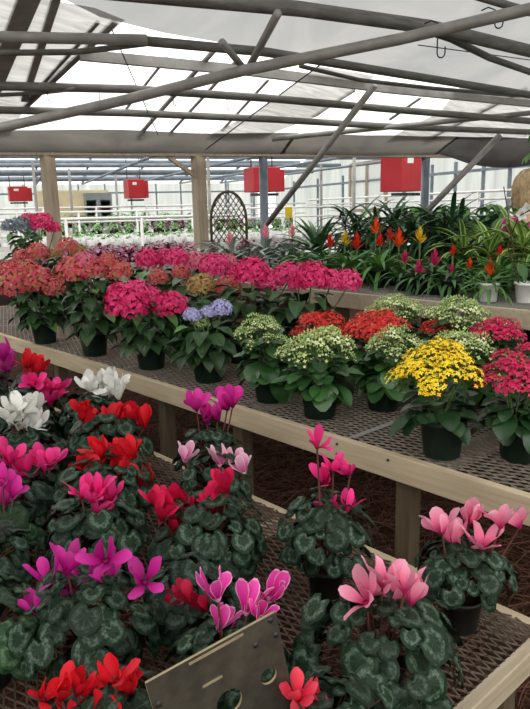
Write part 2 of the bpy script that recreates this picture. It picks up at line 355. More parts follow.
def floretmat(name,cols,rough=.6):
    m,nt,b=newmat(name); n=len(cols)
    c=ramp(nt,island(nt),[(i/(max(1,n-1)),x) for i,x in enumerate(cols)])
    fin(nt,b,c,rough,.25); return m
def filmmat(name,col,tr,tint=(1,1,1),streak=None):
    m,nt,b=newmat(name); nt.nodes.remove(b)
    t=N(nt,'ShaderNodeBsdfTranslucent'); d=N(nt,'ShaderNodeBsdfTransparent'); d.inputs[0].default_value=(*tint,1)
    ms=N(nt,'ShaderNodeMixShader'); ms.inputs[0].default_value=tr
    if streak:
        c=ramp(nt,noise(nt,streak[0],5,dist=.8,sc=streak[3] if len(streak)>3 else None),[(.3,streak[1]),(.7,streak[2])]); nt.links.new(c,t.inputs[0])
    else: t.inputs[0].default_value=(*col,1)
    nt.links.new(t.outputs[0],ms.inputs[1]); nt.links.new(d.outputs[0],ms.inputs[2]); nt.links.new(ms.outputs[0],nt.nodes['Material Output'].inputs[0])
    return m
M={}
def woodmat(name,a,b2,sc):
    m,nt,b=newmat(name); n1=noise(nt,1,5,sc=sc,dist=.6); n2=noise(nt,3,3)
    c=ramp(nt,n1,[(.3,b2),(.62,a)]); c=mix(nt,.35,c,ramp(nt,n2,[(.3,b2),(.7,a)]))
    fin(nt,b,c,.75,.2); return m
M['wood']=woodmat('bench_wood',(.56,.46,.32),(.40,.32,.215),(40,3,40))
M['wood_x']=woodmat('bench_wood_cross',(.50,.42,.31),(.34,.28,.20),(3,40,40))
M['wood_dk']=woodmat('post_wood',(.15,.115,.072),(.07,.052,.034),(40,40,3))
M['wood_old']=woodmat('weathered_post_wood',(.46,.38,.29),(.28,.225,.165),(30,30,2.5))
M['mesh']=plain('galvanised_mesh',(.36,.32,.27),(.20,.17,.14),30,.55,.4,.35)
M['mesh_old']=plain('rusty_mesh',(.20,.15,.12),(.10,.07,.05),30,.7,.3,.2)
M['pipe']=plain('galvanised_pipe',(.20,.195,.185),(.11,.105,.10),6,.6,.3,.25,(1,1,6))
M['pipe_lt']=plain('pale_galvanised_pipe',(.36,.35,.33),(.24,.23,.22),6,.6,.3,.3)
M['white_pipe']=plain('white_pipe',(.85,.85,.83),(.75,.75,.73),8,.4,.4)
M['pot']=plain('green_plastic_pot',(.012,.030,.020),(.006,.016,.011),8,.42,.45)
M['pot_blk']=plain('black_plastic_pot',(.016,.018,.017),(.008,.009,.009),8,.45,.4)
M['pot_white']=plain('white_plastic_pot',(.80,.80,.79),(.68,.68,.67),8,.4,.4)
M['soil']=plain('potting_soil',(.035,.022,.014),(.012,.008,.005),60,.95,.05)
M['cyc']=cycleaf('cyclamen_leaf_marbled',(.008,.023,.010),(.115,.17,.13),.72)
M['cyc2']=cycleaf('cyclamen_leaf_dark',(.007,.019,.010),(.10,.15,.12),.6)
M['cyc3']=cycleaf('cyclamen_leaf_green',(.015,.042,.015),(.14,.22,.13),.55)
M['stem']=plain('cyclamen_stem',(.16,.05,.045),(.10,.045,.03),20,.5,.3)
M['gstem']=plain('green_stem',(.10,.17,.05),(.06,.11,.03),20,.5,.3)
M['bstem']=plain('brown_stem',(.10,.065,.035),(.05,.035,.02),20,.7,.2)
P_={}
P_['lightpink']=petalmat('petal_light_pink',(.55,.015,.14),(.86,.19,.36),(.92,.42,.56))
P_['palepink']=petalmat('petal_pale_pink',(.72,.05,.28),(.85,.26,.50),(.93,.56,.70),(.95,.70,.80))
P_['magenta']=petalmat('petal_magenta',(.30,.0,.12),(.62,.014,.28),(.74,.05,.39))
P_['hotpink']=petalmat('petal_hot_pink',(.42,.0,.07),(.78,.016,.19),(.88,.06,.30))
P_['purplepink']=petalmat('petal_purple_pink',(.28,.0,.12),(.50,.008,.24),(.64,.045,.36))
P_['edged']=petalmat('petal_edged_pink',(.40,.0,.14),(.75,.03,.34),(.85,.10,.48),(.93,.48,.68))
P_['crimson']=petalmat('petal_crimson',(.25,.0,.012),(.58,.006,.045),(.66,.012,.085))
P_['darkcrimson']=petalmat('petal_dark_crimson',(.2,.0,.01),(.42,.006,.035),(.48,.01,.06))
P_['red']=petalmat('petal_red',(.32,.0,.004),(.66,.006,.017),(.74,.014,.03))
P_['white']=petalmat('petal_white',(.62,.60,.50),(.80,.80,.76),(.86,.86,.83))
P_['coral']=petalmat('petal_coral_red',(.45,.0,.02),(.80,.03,.07),(.88,.08,.13))
Hm={}
Hm['pink']=floretmat('hydrangea_pink',[(.56,.012,.11),(.70,.032,.17),(.78,.085,.25),(.63,.02,.14)])
Hm['deep']=floretmat('hydrangea_deep_pink',[(.52,.008,.085),(.67,.018,.14),(.75,.055,.20)])
Hm['rose']=floretmat('hydrangea_rose',[(.66,.09,.20),(.76,.17,.30),(.60,.20,.22),(.70,.10,.22)])
Hm['brick']=floretmat('hydrangea_brick',[(.54,.05,.085),(.64,.095,.125),(.40,.22,.08),(.60,.045,.105),(.68,.16,.18)])
Hm['green']=floretmat('hydrangea_green',[(.34,.34,.09),(.45,.17,.09),(.30,.38,.10),(.52,.10,.09)])
Hm['lime']=floretmat('hydrangea_lime',[(.36,.52,.14),(.50,.62,.26)])
Hm['blue']=floretmat('hydrangea_blue',[(.30,.34,.62),(.44,.46,.72),(.36,.30,.62),(.52,.54,.74)])
Hm['slate']=floretmat('hydrangea_slate',[(.12,.17,.20),(.19,.25,.28),(.17,.15,.22)])
M['hleaf']=leafmat('hydrangea_leaf',(.010,.034,.010),(.032,.085,.022),.5,(.035,.09,.025))
M['hleaf2']=leafmat('hydrangea_leaf_light',(.05,.14,.03),(.10,.24,.05),.5,(.12,.26,.07))
M['kleaf']=leafmat('kalanchoe_leaf',(.014,.055,.014),(.05,.145,.035),.35,None,.5)
M['kleafd']=leafmat('kalanchoe_leaf_dark',(.010,.034,.011),(.024,.070,.022),.35,None,.5)
Km={}
Km['yellow']=floretmat('kalanchoe_yellow',[(.93,.62,.012),(.97,.74,.04),(.90,.56,.01)])
Km['white']=floretmat('kalanchoe_white',[(.58,.66,.28),(.74,.78,.46),(.48,.58,.18),(.82,.83,.62)])
Km['crimson']=floretmat('kalanchoe_crimson',[(.48,.006,.06),(.62,.016,.10),(.70,.04,.15)])
Km['red']=floretmat('kalanchoe_red',[(.58,.018,.018),(.70,.05,.04),(.66,.03,.045)])
M['kbud']=floretmat('kalanchoe_bud',[(.26,.42,.10),(.44,.56,.22),(.34,.48,.14)])
M['brleaf']=leafmat('bromeliad_leaf',(.045,.14,.03),(.13,.31,.065),.35,None,.5,trans=.15)
M['brdark']=leafmat('bromeliad_leaf_dark',(.022,.075,.026),(.065,.17,.05),.35,None,.5)
M['silver']=leafmat('silver_leaf',(.14,.20,.16),(.32,.38,.33),.55,None,.3,((.42,.46,.42),.22,.05))
M['drac']=leafmat('dracaena_leaf',(.015,.055,.022),(.045,.12,.04),.4,None,.5)
M['lemon']=leafmat('lemon_dracaena_leaf',(.06,.18,.03),(.12,.28,.05),.4,None,.5,((.48,.58,.16),.34,.09),trans=.2)
M['green']=leafmat('plain_green_leaf',(.045,.14,.03),(.13,.30,.07),.45,None,.5,trans=.15)
M['burg']=leafmat('burgundy_leaf',(.10,.012,.04),(.26,.05,.12),.5,None,.4)
M['soft']=leafmat('soft_green_leaf',(.10,.22,.08),(.24,.40,.16),.5,None,.4)
B_={}
B_['red']=petalmat('bract_red',(.45,.04,.0),(.75,.03,.012),(.72,.02,.02),trans=.2)
B_['orange']=petalmat('bract_orange',(.70,.15,.01),(.85,.10,.012),(.80,.05,.015),trans=.2)
B_['yellow']=petalmat('bract_yellow',(.60,.35,.01),(.88,.55,.02),(.90,.65,.05),trans=.2)
B_['magenta']=petalmat('bract_magenta',(.35,.01,.06),(.60,.015,.12),(.66,.03,.17),trans=.2)
B_['pink']=petalmat('bract_pink',(.70,.12,.20),(.86,.28,.36),(.88,.40,.46),trans=.2)
M['straw_floor']=plain('mulch_ground',(.075,.037,.026),(.028,.013,.009),14,.95,.05)
M['needle']=floretmat('pine_straw',[(.125,.052,.033),(.08,.030,.020),(.17,.082,.052),(.05,.020,.013)],.8)
M['red_metal']=plain('red_enamel',(.46,.012,.022),(.38,.010,.016),4,.45,.4)
M['dk_metal']=plain('dark_metal',(.06,.06,.065),(.03,.03,.033),8,.55,.4,.4)
M['white_card']=plain('white_card',(.82,.82,.80),(.74,.74,.72),5,.6,.2)
M['yellow_card']=plain('yellow_card',(.90,.62,.02),(.82,.55,.02),5,.6,.2)
M['wicker']=plain('brown_wicker',(.10,.062,.04),(.055,.034,.022),40,.7,.25)
M['bench_grey']=plain('grey_bench_metal',(.30,.28,.25),(.20,.19,.17),10,.7,.2)
M['film']=filmmat('roof_film',(.92,.92,.90),.42,(1,1,1))
M['film_near']=filmmat('roof_film_aged',(.80,.80,.77),.10,(1,1,1),(1.2,(.125,.131,.134),(.20,.196,.187)))
M['cloth']=filmmat('shade_cloth',(.4,.4,.38),.16,(1,1,1),(2.2,(.12,.117,.11),(.28,.273,.26),(1,6,1)))
M['cloth_dk']=filmmat('shade_cloth_dark',(.2,.2,.2),.01,(1,1,1),(1.5,(.022,.021,.020),(.046,.044,.043)))
M['cloth_band']=filmmat('shade_cloth_band',(.2,.2,.2),.02,(1,1,1),(1.5,(.058,.053,.047),(.095,.088,.078)))
M['wallfilm']=filmmat('wall_panel',(.84,.86,.84),.03,(.97,1,.98),(1.1,(.26,.275,.26),(.38,.40,.37),(3,3,.4)))
M['skin']=plain('skin',(.62,.38,.28),(.56,.33,.24),10,.55,.3)
M['hair']=plain('blond_hair',(.66,.50,.30),(.36,.25,.13),60,.5,.4,0,(1,1,.1))
M['shirt']=plain('magenta_shirt',(.42,.03,.20),(.32,.02,.15),8,.8,.1)
M['trousers']=plain('dark_trousers',(.03,.035,.06),(.02,.022,.04),8,.8,.1)
M['shoe']=plain('dark_shoe',(.02,.02,.02),(.01,.01,.01),8,.6,.2)
def signmat():
    m,nt,b=newmat('weathered_plate'); n1=noise(nt,7,5,dist=.5); n2=noise(nt,38,4)
    c=ramp(nt,n1,[(.28,(.022,.020,.015)),(.5,(.050,.044,.033)),(.72,(.085,.075,.056))])
    c=mix(nt,.4,c,ramp(nt,n2,[(.35,(.02,.017,.013)),(.7,(.08,.07,.053))])); fin(nt,b,c,.6,.35); return m
M['sign']=signmat()
M['sign_edge']=plain('plate_edge',(.34,.28,.17),(.22,.18,.11),20,.6,.3)
M['bluegrey']=plain('bluegrey_steel',(.24,.28,.33),(.16,.19,.23),5,.6,.3,.2)
M['tanboard']=plain('tan_boards',(.75,.65,.42),(.62,.52,.33),3,.8,.1)
M['greybox']=plain('grey_cabinet',(.28,.30,.31),(.22,.24,.25),5,.6,.3)

# ---------------------------------------------------------------- profiles
def ovate(t): return max(.02,math.sin(PI*min(1,(t*.96+.02))**.75))
def obov(t): return max(.03,math.sin(PI*(t*.92+.02)**1.35))
def strap(t): return max(.03,min(1,(t*3+.55))*(1-max(0,(t-.45)/.55)**2.2))
def petalp(t): return .26+.74*math.sin(PI*min(1,t*.86+.04)**1.35) if t<.97 else .30

# ---------------------------------------------------------------- pots
def pot_mesh(name,mat,r,h):
    mb=MB(); k=.78
    mb.lathe([(0,0),(r*k*.96,0),(r*k,.004),(r*.955,h*.86),(r*1.03,h*.865),(r*1.04,h),(r*.955,h),(r*.93,h*.88),(r*.90,h*.84)],26)
    return mb.mesh(name,[mat])
def soil_mesh(r,h):
    mb=MB(); n=20; vs=[(0,0,h*.9)]+[(r*.92*math.cos(TAU*k/n),r*.92*math.sin(TAU*k/n),h*.86) for k in range(n)]
    mb.add(vs,[(0,1+k,1+(k+1)%n) for k in range(n)]); return mb.mesh('soil',[M['soil']])
_pc={}
def add_pot(parent,mat,r,h):
    k=(mat,r,h)
    if k not in _pc: _pc[k]=(pot_mesh('pot',M[mat],r,h),soil_mesh(r,h))
    p=link('pot',_pc[k][0],parent); link('soil',_pc[k][1],p); return p

# ---------------------------------------------------------------- cyclamen
DH=dict(F1=(.065,1.0,100),F3=(.075,1.45,104),F2=(.02,1.0,116),F4a=(.075,1.35,108),F4b=(.06,1.3,110),F5=(.05,1.2,112),F11=(.05,1.1,112),F12=(.055,1.1,112),F13=(.05,1.2,110))
def cyc_foliage(rnd,R,lr,n,h0,mat,hs,tmax):
    mb=MB(); ga=2.39996; n=int(n*1.75)
    for i in range(n):
        f=(i+.5)/n; th=math.radians(4+tmax*f**.62)+rnd.uniform(-.15,.15); ph=i*ga+rnd.uniform(-.3,.3)
        lay=rnd.choice((1.,1.,.86,.72)); rr=R*lay*rnd.uniform(.88,1.06); hz=R*.9*hs*(.55+.45*lay)
        c=V3((rr*math.sin(th)*math.cos(ph),rr*math.sin(th)*math.sin(ph),max(.03,h0+hz*(.10+.80*math.cos(th))*rnd.uniform(.82,1.12))))
        rad=V3((math.cos(ph),math.sin(ph),0))
        n_=rad*(.15+.75*math.sin(th))+V3((0,0,.75*max(0,math.cos(th))+.38))+V3((rnd.uniform(-.38,.38),rnd.uniform(-.38,.38),rnd.uniform(-.1,.25)))
        tip=rad*.55+V3((0,0,-.85))+V3((rnd.uniform(-.6,.6),rnd.uniform(-.6,.6),0))
        mb.disc_leaf(c,n_,tip,lr*rnd.choice((.55,.7,.85,1.,1.1,1.2))*rnd.uniform(.9,1.08),rnd)
        if i%3==0:
            a=V3((rnd.uniform(-.02,.02),rnd.uniform(-.02,.02),h0-.02)); mid=(a+c)/2+V3((0,0,.02))
            mb.tube([a,mid,c-n_.normalized()*.006],.002,4,1,False)
    return mb.mesh('foliage',[M[mat],M['stem']])
def cyc_flower_mesh(rnd,mat):
    """unit flower about 1 high: five swept-back petals above a small nodding nose"""
    mb=MB(); off=rnd.random()*TAU; flare=rnd.uniform(.1,.8)
    for k in range(5):
        a=off+k*TAU/5+rnd.uniform(-.25,.25); fl=flare*rnd.uniform(.4,1.6)
        o=V3((math.cos(a),math.sin(a),0))
        d=o*(.30+fl*.75)+V3((0,0,1.0)); up=V3((0,0,.3))-o
        mb.blade(o*.10,d,-up,rnd.uniform(.85,1.15),rnd.uniform(.20,.285),petalp,6,4,bend=rnd.uniform(-.9,.7),cup=rnd.uniform(-.45,.35),wav=.13,twist=rnd.uniform(-.7,.9))
    mb.lathe([(.02,-.12),(.08,-.08),(.12,0),(.12,.06),(.05,.10)],8)
    return mb.mesh('flower',[M2 if False else P_[mat]])
cyc_protos={}
def cyc_flower(mat,i):
    if mat not in cyc_protos:
        r=random.Random(hash(mat)%1000 if False else sum(map(ord,mat))); cyc_protos[mat]=[cyc_flower_mesh(r,mat) for _ in range(5)]
    return cyc_protos[mat][i%5]
def cyclamen(key,petal,label,leaf='cyc',pot='pot_blk'):
    X,Y,R,lr,n,fl=CY[key]; rnd=random.Random(key)
    t=thing('cyclamen',label,'cyclamen',(X,Y,FB),0,'cyclamens on the front bench')
    pr=min(.066,R*.42); ph=.105
    add_pot(t,pot,pr,ph)
    link('foliage',cyc_foliage(rnd,R,lr,n,ph+DH.get(key,(.035,1.1,114))[0],leaf,*DH.get(key,(.035,1.1,114))[1:]),t)
    if petal in('red','crimson','white','hotpink') and key!='F3':
        fl=fl+[(x+rnd.uniform(-.028,.028),y+rnd.uniform(-.028,.028),z-rnd.uniform(.0,.035),s*rnd.uniform(.7,.88)) for x,y,z,s in fl[::2]+fl[1::3]]
    for i,(x,y,z,s) in enumerate(fl):
        o=link('flower',cyc_flower(petal,i+rnd.randrange(5)),t)
        s=s*(.76 if key=='F10' else .90)
        q=Quaternion(V3((rnd.uniform(-1,1),rnd.uniform(-1,1),0)).normalized(),rnd.uniform(.1,.62))@Quaternion((0,0,1),rnd.random()*TAU)
        o.rotation_mode='QUATERNION'; o.rotation_quaternion=q; o.scale=(s,s,s)
        up=q@V3((0,0,1)); base=V3((x,y,z))-up*s*.46; o.location=base
        mb=MB(); st=V3((x*.25,y*.25,ph)); md=(st*.45+base*.55)+V3((x*.1,y*.1,.01))
        mb.tube([st,md,base-V3((0,0,.002)),base+up*s*.08],.0032,6)
        link('flower_stem',mb.mesh('flower_stem',[M['stem']]),t)
    return t

# ---------------------------------------------------------------- hydrangea
def floret_ball(rnd,mat,n=170,sz=.30,low=-.35):
    mb=MB(); ga=2.39996
    for i in range(n):
        z=1-(1-low)*(i+.5)/n; ph=i*ga; r=math.sqrt(max(0,1-z*z)); nv=V3((r*math.cos(ph),r*math.sin(ph),z))
        nv=(nv+V3([rnd.uniform(-.14,.14) for _ in range(3)])).normalized()
        c=nv*(rnd.uniform(.86,1.0)+.07*math.sin(nv.x*7+1.3*n)*math.sin(nv.y*6+nv.z*5)); c.z*=.95
        nv=(nv+V3([rnd.uniform(-.38,.38) for _ in range(3)])).normalized(); a=nv.cross(V3((.31,.52,.8))).normalized(); b=nv.cross(a); rot=rnd.random()*TAU; s=sz*rnd.uniform(.55,.75)
        vs=[c];fs=[]
        for k in range(4):
            t=rot+k*TAU/4; 
            d=a*math.cos(t)+b*math.sin(t); e=nv.cross(d)
            l=nv*rnd.uniform(-.06,.16)*s
            o=len(vs); vs+=[c+d*s*.5+e*s*.42+nv*.05*s,c+d*s*.98+l,c+d*s*.5-e*s*.42+nv*.05*s]; fs.append((0,o+2,o+1,o))
        mb.add(vs,fs)
    return mb.mesh('flower_head',[mat],False)
hprot={}
def hhead(kind,i):
    if kind not in hprot: r=random.Random(kind); hprot[kind]=[floret_ball(r,Hm[kind],330 if kind not in('lime',) else 110,.205) for _ in range(3)]
    return hprot[kind][i%3]
def hyd_foliage(rnd,R,z0,z1,n,mats=('hleaf','hleaf2'),stems=()):
    mb=MB()
    for i in range(n):
        f=(i+.5)/n; ph=i*2.39996+rnd.uniform(-.3,.3); z=z0+(z1-z0)*f
        rad=V3((math.cos(ph),math.sin(ph),0)); rr=R*rnd.uniform(.15,.5)
        d=rad*1.+V3((0,0,rnd.uniform(-.15,.55)*(1 if f>.3 else -.1)))
        L=rnd.uniform(.115,.17); mb.blade(rad*rr+V3((0,0,z)),d,(0,0,1),L,L*.33,ovate,6,4,bend=-rnd.uniform(.5,1.5),cup=rnd.uniform(.15,.5),wav=.07,mi=1 if rnd.random()<.14 else 0)
    for (x,y,z,s) in stems:
        mb.tube([(x*.1,y*.1,.13),(x*.6,y*.6,.13+(z-.13)*.5),(x,y,z-s*.3)],.0045,5,2,False)
    return mb.mesh('foliage',[M[mats[0]],M[mats[1]],M['gstem']])
def hydrangea(key,kinds,label):
    X,Y,hl=HYT[key]; rnd=random.Random(key)
    t=thing('hydrangea',label,'hydrangea',(X,Y,MBZ),0,'potted hydrangeas on the middle bench')
    add_pot(t,'pot',.10,.17)
    zt=max(.2,sum(h[2] for h in hl)/len(hl)-.06)
    cx=sum(h[0] for h in hl)/len(hl)*.6; cy=sum(h[1] for h in hl)/len(hl)*.6
    f=link('foliage',hyd_foliage(rnd,.24,.15,zt,62 if zt<.55 else 84,stems=[(x-cx*.5,y-cy*.5,z,s) for x,y,z,s in hl]),t); f.location=(cx*.5,cy*.5,0)
    for i,(x,y,z,s) in enumerate(hl):
        link('flower_head',hhead(kinds[i%len(kinds)],i),t,(x,y,z),rnd.random()*TAU,s*rnd.uniform(.92,1.05))
    return t

# ---------------------------------------------------------------- kalanchoe
def kal_cluster(rnd,col,n,budp):
    mb=MB()
    for i in range(n):
        r=math.sqrt((i+.5)/n); ph=i*2.39996; c=V3((r*math.cos(ph),r*math.sin(ph),.55*(1-r*r)+rnd.uniform(-.2,.2)))
        nv=V3((c.x*.7,c.y*.7,1)).normalized()+V3((rnd.uniform(-.25,.25),rnd.uniform(-.25,.25),0)); nv.normalize()
        a=nv.cross(V3((.31,.82,.2))).normalized(); b=nv.cross(a); rot=rnd.random()*TAU; s=rnd.uniform(.17,.23)
        if i%3==0: mb.tube([(c.x*.25,c.y*.25,-.8),c-nv*.05],.022,3,1,False)
        if rnd.random()<budp:
            vs=[c+nv*.22]+[c+(a*math.cos(k*TAU/4)+b*math.sin(k*TAU/4))*.085+nv*.04 for k in range(4)]+[c-nv*.08]
            mb.add(vs,[(0,1,2),(0,2,3),(0,3,4),(0,4,1),(5,2,1),(5,3,2),(5,4,3),(5,1,4)],mi=2); continue
        vs=[c];fs=[]
        for k in range(4):
            t=rot+k*TAU/4; d=a*math.cos(t)+b*math.sin(t); e=nv.cross(d); o=len(vs)
            vs+=[c+d*s*.5+e*s*.36+nv*.03,c+d*s,c+d*s*.5-e*s*.36+nv*.03]; fs.append((0,o+2,o+1,o))
        mb.add(vs,fs)
    return mb.mesh('flower_cluster',[Km[col],M['gstem'],M['kbud']],False)
kprot={}
def kclu(col,i):
    if col not in kprot: r=random.Random(col); kprot[col]=[kal_cluster(r,col,34 if col=='white' else 46,.66 if col=='white' else .05) for _ in range(3)]
    return kprot[col][i%3]
def kal_foliage(rnd,R,z0,z1,n,mat,big):
    mb=MB()
    for i in range(n):
        f=(i+.5)/n; ph=i*2.39996+rnd.uniform(-.3,.3); z=z0+(z1-z0)*f
        rad=V3((math.cos(ph),math.sin(ph),0)); L=big*rnd.uniform(.75,1.15)*(1.15-.45*f)
        d=rad*1.+V3((0,0,.9*f+rnd.uniform(-.25,.2)))
        mb.blade(rad*R*rnd.uniform(.1,.35)+V3((0,0,z)),d,(0,0,1),L,L*.33,obov,6,3,bend=-rnd.uniform(.3,1.7),cup=rnd.uniform(.1,.4),wav=.05)
    for i in range(9):
        a=i*2.4; r=R*.7*math.sqrt((i+.5)/9); mb.tube([(r*.2*math.cos(a),r*.2*math.sin(a),z0),(r*math.cos(a),r*math.sin(a),z1+.03)],.004,5,1,False)
    return mb.mesh('foliage',[M[mat],M['gstem']])
def kalanchoe(key,col,label,leaf='kleaf'):
    X,Y,cx,cy,cz,rx,rz=KAT[key]; rnd=random.Random(key)
    t=thing('kalanchoe',label,'kalanchoe',(X,Y,MBZ),0,'potted kalanchoes on the middle bench')
    add_pot(t,'pot',.090,.155)
    f=link('foliage',kal_foliage(rnd,rx,.14,cz-rz*(.7 if leaf=='kleafd' else .4),46 if leaf=='kleafd' else 60,leaf,.125 if leaf=='kleafd' else .14),t); f.location=(cx*.6,cy*.6,0)
    n=20 if rx>.12 else 14; cr=rx*.33 if col!='white' else rx*.27
    for i in range(n):
        r=math.sqrt((i+.4)/n)*(rx*.86)*rnd.uniform(.9,1.1); ph=i*2.39996+.5+rnd.uniform(-.3,.3)
        p=V3((cx+r*math.cos(ph),cy+r*math.sin(ph),cz+rz*(1.0-1.5*(r/rx)**1.8)+rnd.uniform(-.025,.022)))
        o=link('flower_cluster',kclu(col,i),t,p,0,cr*rnd.uniform(.75,1.2))
        o.rotation_euler=(rnd.uniform(-.25,.25)-.6*math.sin(ph)*r/rx,.6*math.cos(ph)*r/rx+rnd.uniform(-.25,.25),rnd.random()*.3)
    return t

# ---------------------------------------------------------------- rosettes
def rosette(rnd,n,L,w,mat,z0,up0=1.3,up1=.25,bend=1.2,nl=6,cup=.5):
    mb=MB()
    for i in range(n):
        f=(i+.5)/n; ph=i*2.39996; rad=V3((math.cos(ph),math.sin(ph),0)); e=up0+(up1-up0)*f+rnd.uniform(-.15,.15)
        l=L*(.65+.45*f)*rnd.uniform(.85,1.1)
        mb.blade(rad*.01+V3((0,0,z0+.02*(1-f))),rad*math.cos(e)+V3((0,0,math.sin(e))),(0,0,1),l,w*rnd.uniform(.85,1.1),strap,nl,2,bend=-bend*rnd.uniform(.6,1.2),cup=cup)
    return mb.mesh('foliage',[M[mat]])
def spike_mesh(rnd,col,n=16,kind='star'):
    """unit spike: bracts from z=0 (bottom) to about 1 (top)"""
    mb=MB()
    for i in range(n):
        f=i/(n-1); ph=i*2.39996; rad=V3((math.cos(ph),math.sin(ph),0)); e=.35+1.05*f
        mb.blade(rad*.03+V3((0,0,.62*f)),rad*math.cos(e)+V3((0,0,math.sin(e))),(0,0,1),.60*(1-.35*f),.095*(1-.3*f),ovate,4,2,bend=.45,cup=.4)
    return mb.mesh('flower_spike',[B_[col]])
FOL={}
def fol(kind,i):
    if kind not in FOL:
        r=random.Random(kind); FOL[kind]=[]
        for _ in range(3):
            if kind=='guz': m=rosette(r,30,.29,.013,'brleaf',.09,1.35,.15,1.7)
            elif kind=='guzdark': m=rosette(r,28,.27,.014,'brdark',.09,1.35,.15,1.7)
            elif kind=='silver': m=rosette(r,22,.40,.019,'silver',.09,1.35,.2,1.5)
            elif kind=='pine': m=rosette(r,30,.32,.016,'brdark',.10,1.45,.3,.8)
            FOL[kind].append(m)
    return FOL[kind][i%3]
SP={}
def spike(col,i):
    if col not in SP: r=random.Random(col); SP[col]=[spike_mesh(r,col,18) for _ in range(2)]
    return SP[col][i%2]
cnt=[0]
def bromeliad(X,Y,zs,s,col,label,leaf='guz',potm='pot_blk',dz=0.,loc=None,scale=1.):
    cnt[0]+=1; i=cnt[0]; rnd=random.Random(i)
    t=thing('bromeliad',label,'bromeliad',(X,Y,BB),0,'bromeliads on the back bench')
    add_pot(t,potm,.057,.105)
    link('foliage',fol(leaf,i),t,(0,0,0),rnd.random()*TAU,scale)
    if col:
        h=s*1.25; mb=MB(); mb.tube([(0,0,.09),(0,0,zs-h*.4)],.006,6)
        link('stalk',mb.mesh('stalk',[M['gstem']]),t)
        link('flower_spike',spike(col,i),t,(0,0,zs-h*.5),rnd.random()*TAU,h*1.05)
    return t
def cane_foliage(rnd,stems,hts,L,w,mat,n=26,spread=.05,bend=1.1):
    mb=MB()
    for k in range(stems):
        a=k*2.2+rnd.random(); p=V3((spread*math.cos(a),spread*math.sin(a),0)) if stems>1 else V3((0,0,0))
        h=hts*rnd.uniform(.75,1.0) if k else hts
        mb.tube([p+V3((0,0,.08)),p*1.3+V3((0,0,h))],.008,5,1,False)
        for i in range(n):
            f=(i+.5)/n; ph=i*2.39996; rad=V3((math.cos(ph),math.sin(ph),0)); e=-.45+1.65*f+rnd.uniform(-.2,.2); l=L*rnd.uniform(.75,1.1)
            mb.blade(p*1.3+V3((0,0,h*(.42+.58*f))),rad*math.cos(e)+V3((0,0,math.sin(e))),(0,0,1),l,w*rnd.uniform(.85,1.1),strap,5,2,bend=-bend*rnd.uniform(.5,1.2),cup=.4)
    return mb.mesh('foliage',[M[mat],M['bstem']])
def bushy(rnd,R,h,n,L,mat):
    mb=MB()
    for i in range(n):
        f=(i+.5)/n; th=math.acos(1-1.35*f*.95) if True else 0; ph=i*2.39996; rad=V3((math.cos(ph),math.sin(ph),0))
        c=V3((R*math.sin(th)*math.cos(ph),R*math.sin(th)*math.sin(ph),.10+h*(.35+.65*math.cos(th))))*1.
        c=c*rnd.uniform(.8,1.05); d=rad*(.4+math.sin(th))+V3((0,0,rnd.uniform(-.5,.5)))
        l=L*rnd.uniform(.7,1.2); mb.blade(c-d.normalized()*l*.5,d,(0,0,1),l,l*.28,ovate,4,2,bend=-rnd.uniform(.3,1.1),cup=.3)
    return mb.mesh('foliage',[M[mat]])

# ================================================================ SETTING
# floor and pine straw
mb=MB(); a=[hp(-9,-9.2,0),hp(9.2,-9.2,0),hp(9.2,26.5,0),hp(-9,26.5,0)]
mb.add(a,[(0,1,2,3)]); struct('floor',mb,M['straw_floor'])
rnd=random.Random(5); mb=MB()
for i in range(12000):
    x=rnd.uniform(-.2,3.4); y=rnd.uniform(.0,5.2) if x>1.2 else rnd.uniform(.3,3.)
    if i%3==0: x=rnd.uniform(1.6,3.0); y=rnd.uniform(.6,3.6)
    z=rnd.uniform(.004,.05); a=rnd.random()*TAU; L=rnd.uniform(.09,.20); c=rnd.uniform(-.5,.5); w=.0016
    p=V3((x,y,z)); pts=[]
    for k in range(4):
        pts.append(p.copy()); p=p+V3((math.cos(a),math.sin(a),rnd.uniform(-.10,.10)))*(L/3); p.z=max(.004,p.z); a+=c/3
    vs=[];
    for k,q in enumerate(pts):
        sd=V3((-math.sin(a),math.cos(a),.6))*w; vs+=[q-sd,q+sd]
    mb.add(vs,[(0,1,3,2),(2,3,5,4),(4,5,7,6)])
o=link('pine_straw',mb.mesh('pine_straw',[M['needle']],False)); tag(o,'reddish brown pine straw littering the ground under the benches','pine straw',kind='stuff')

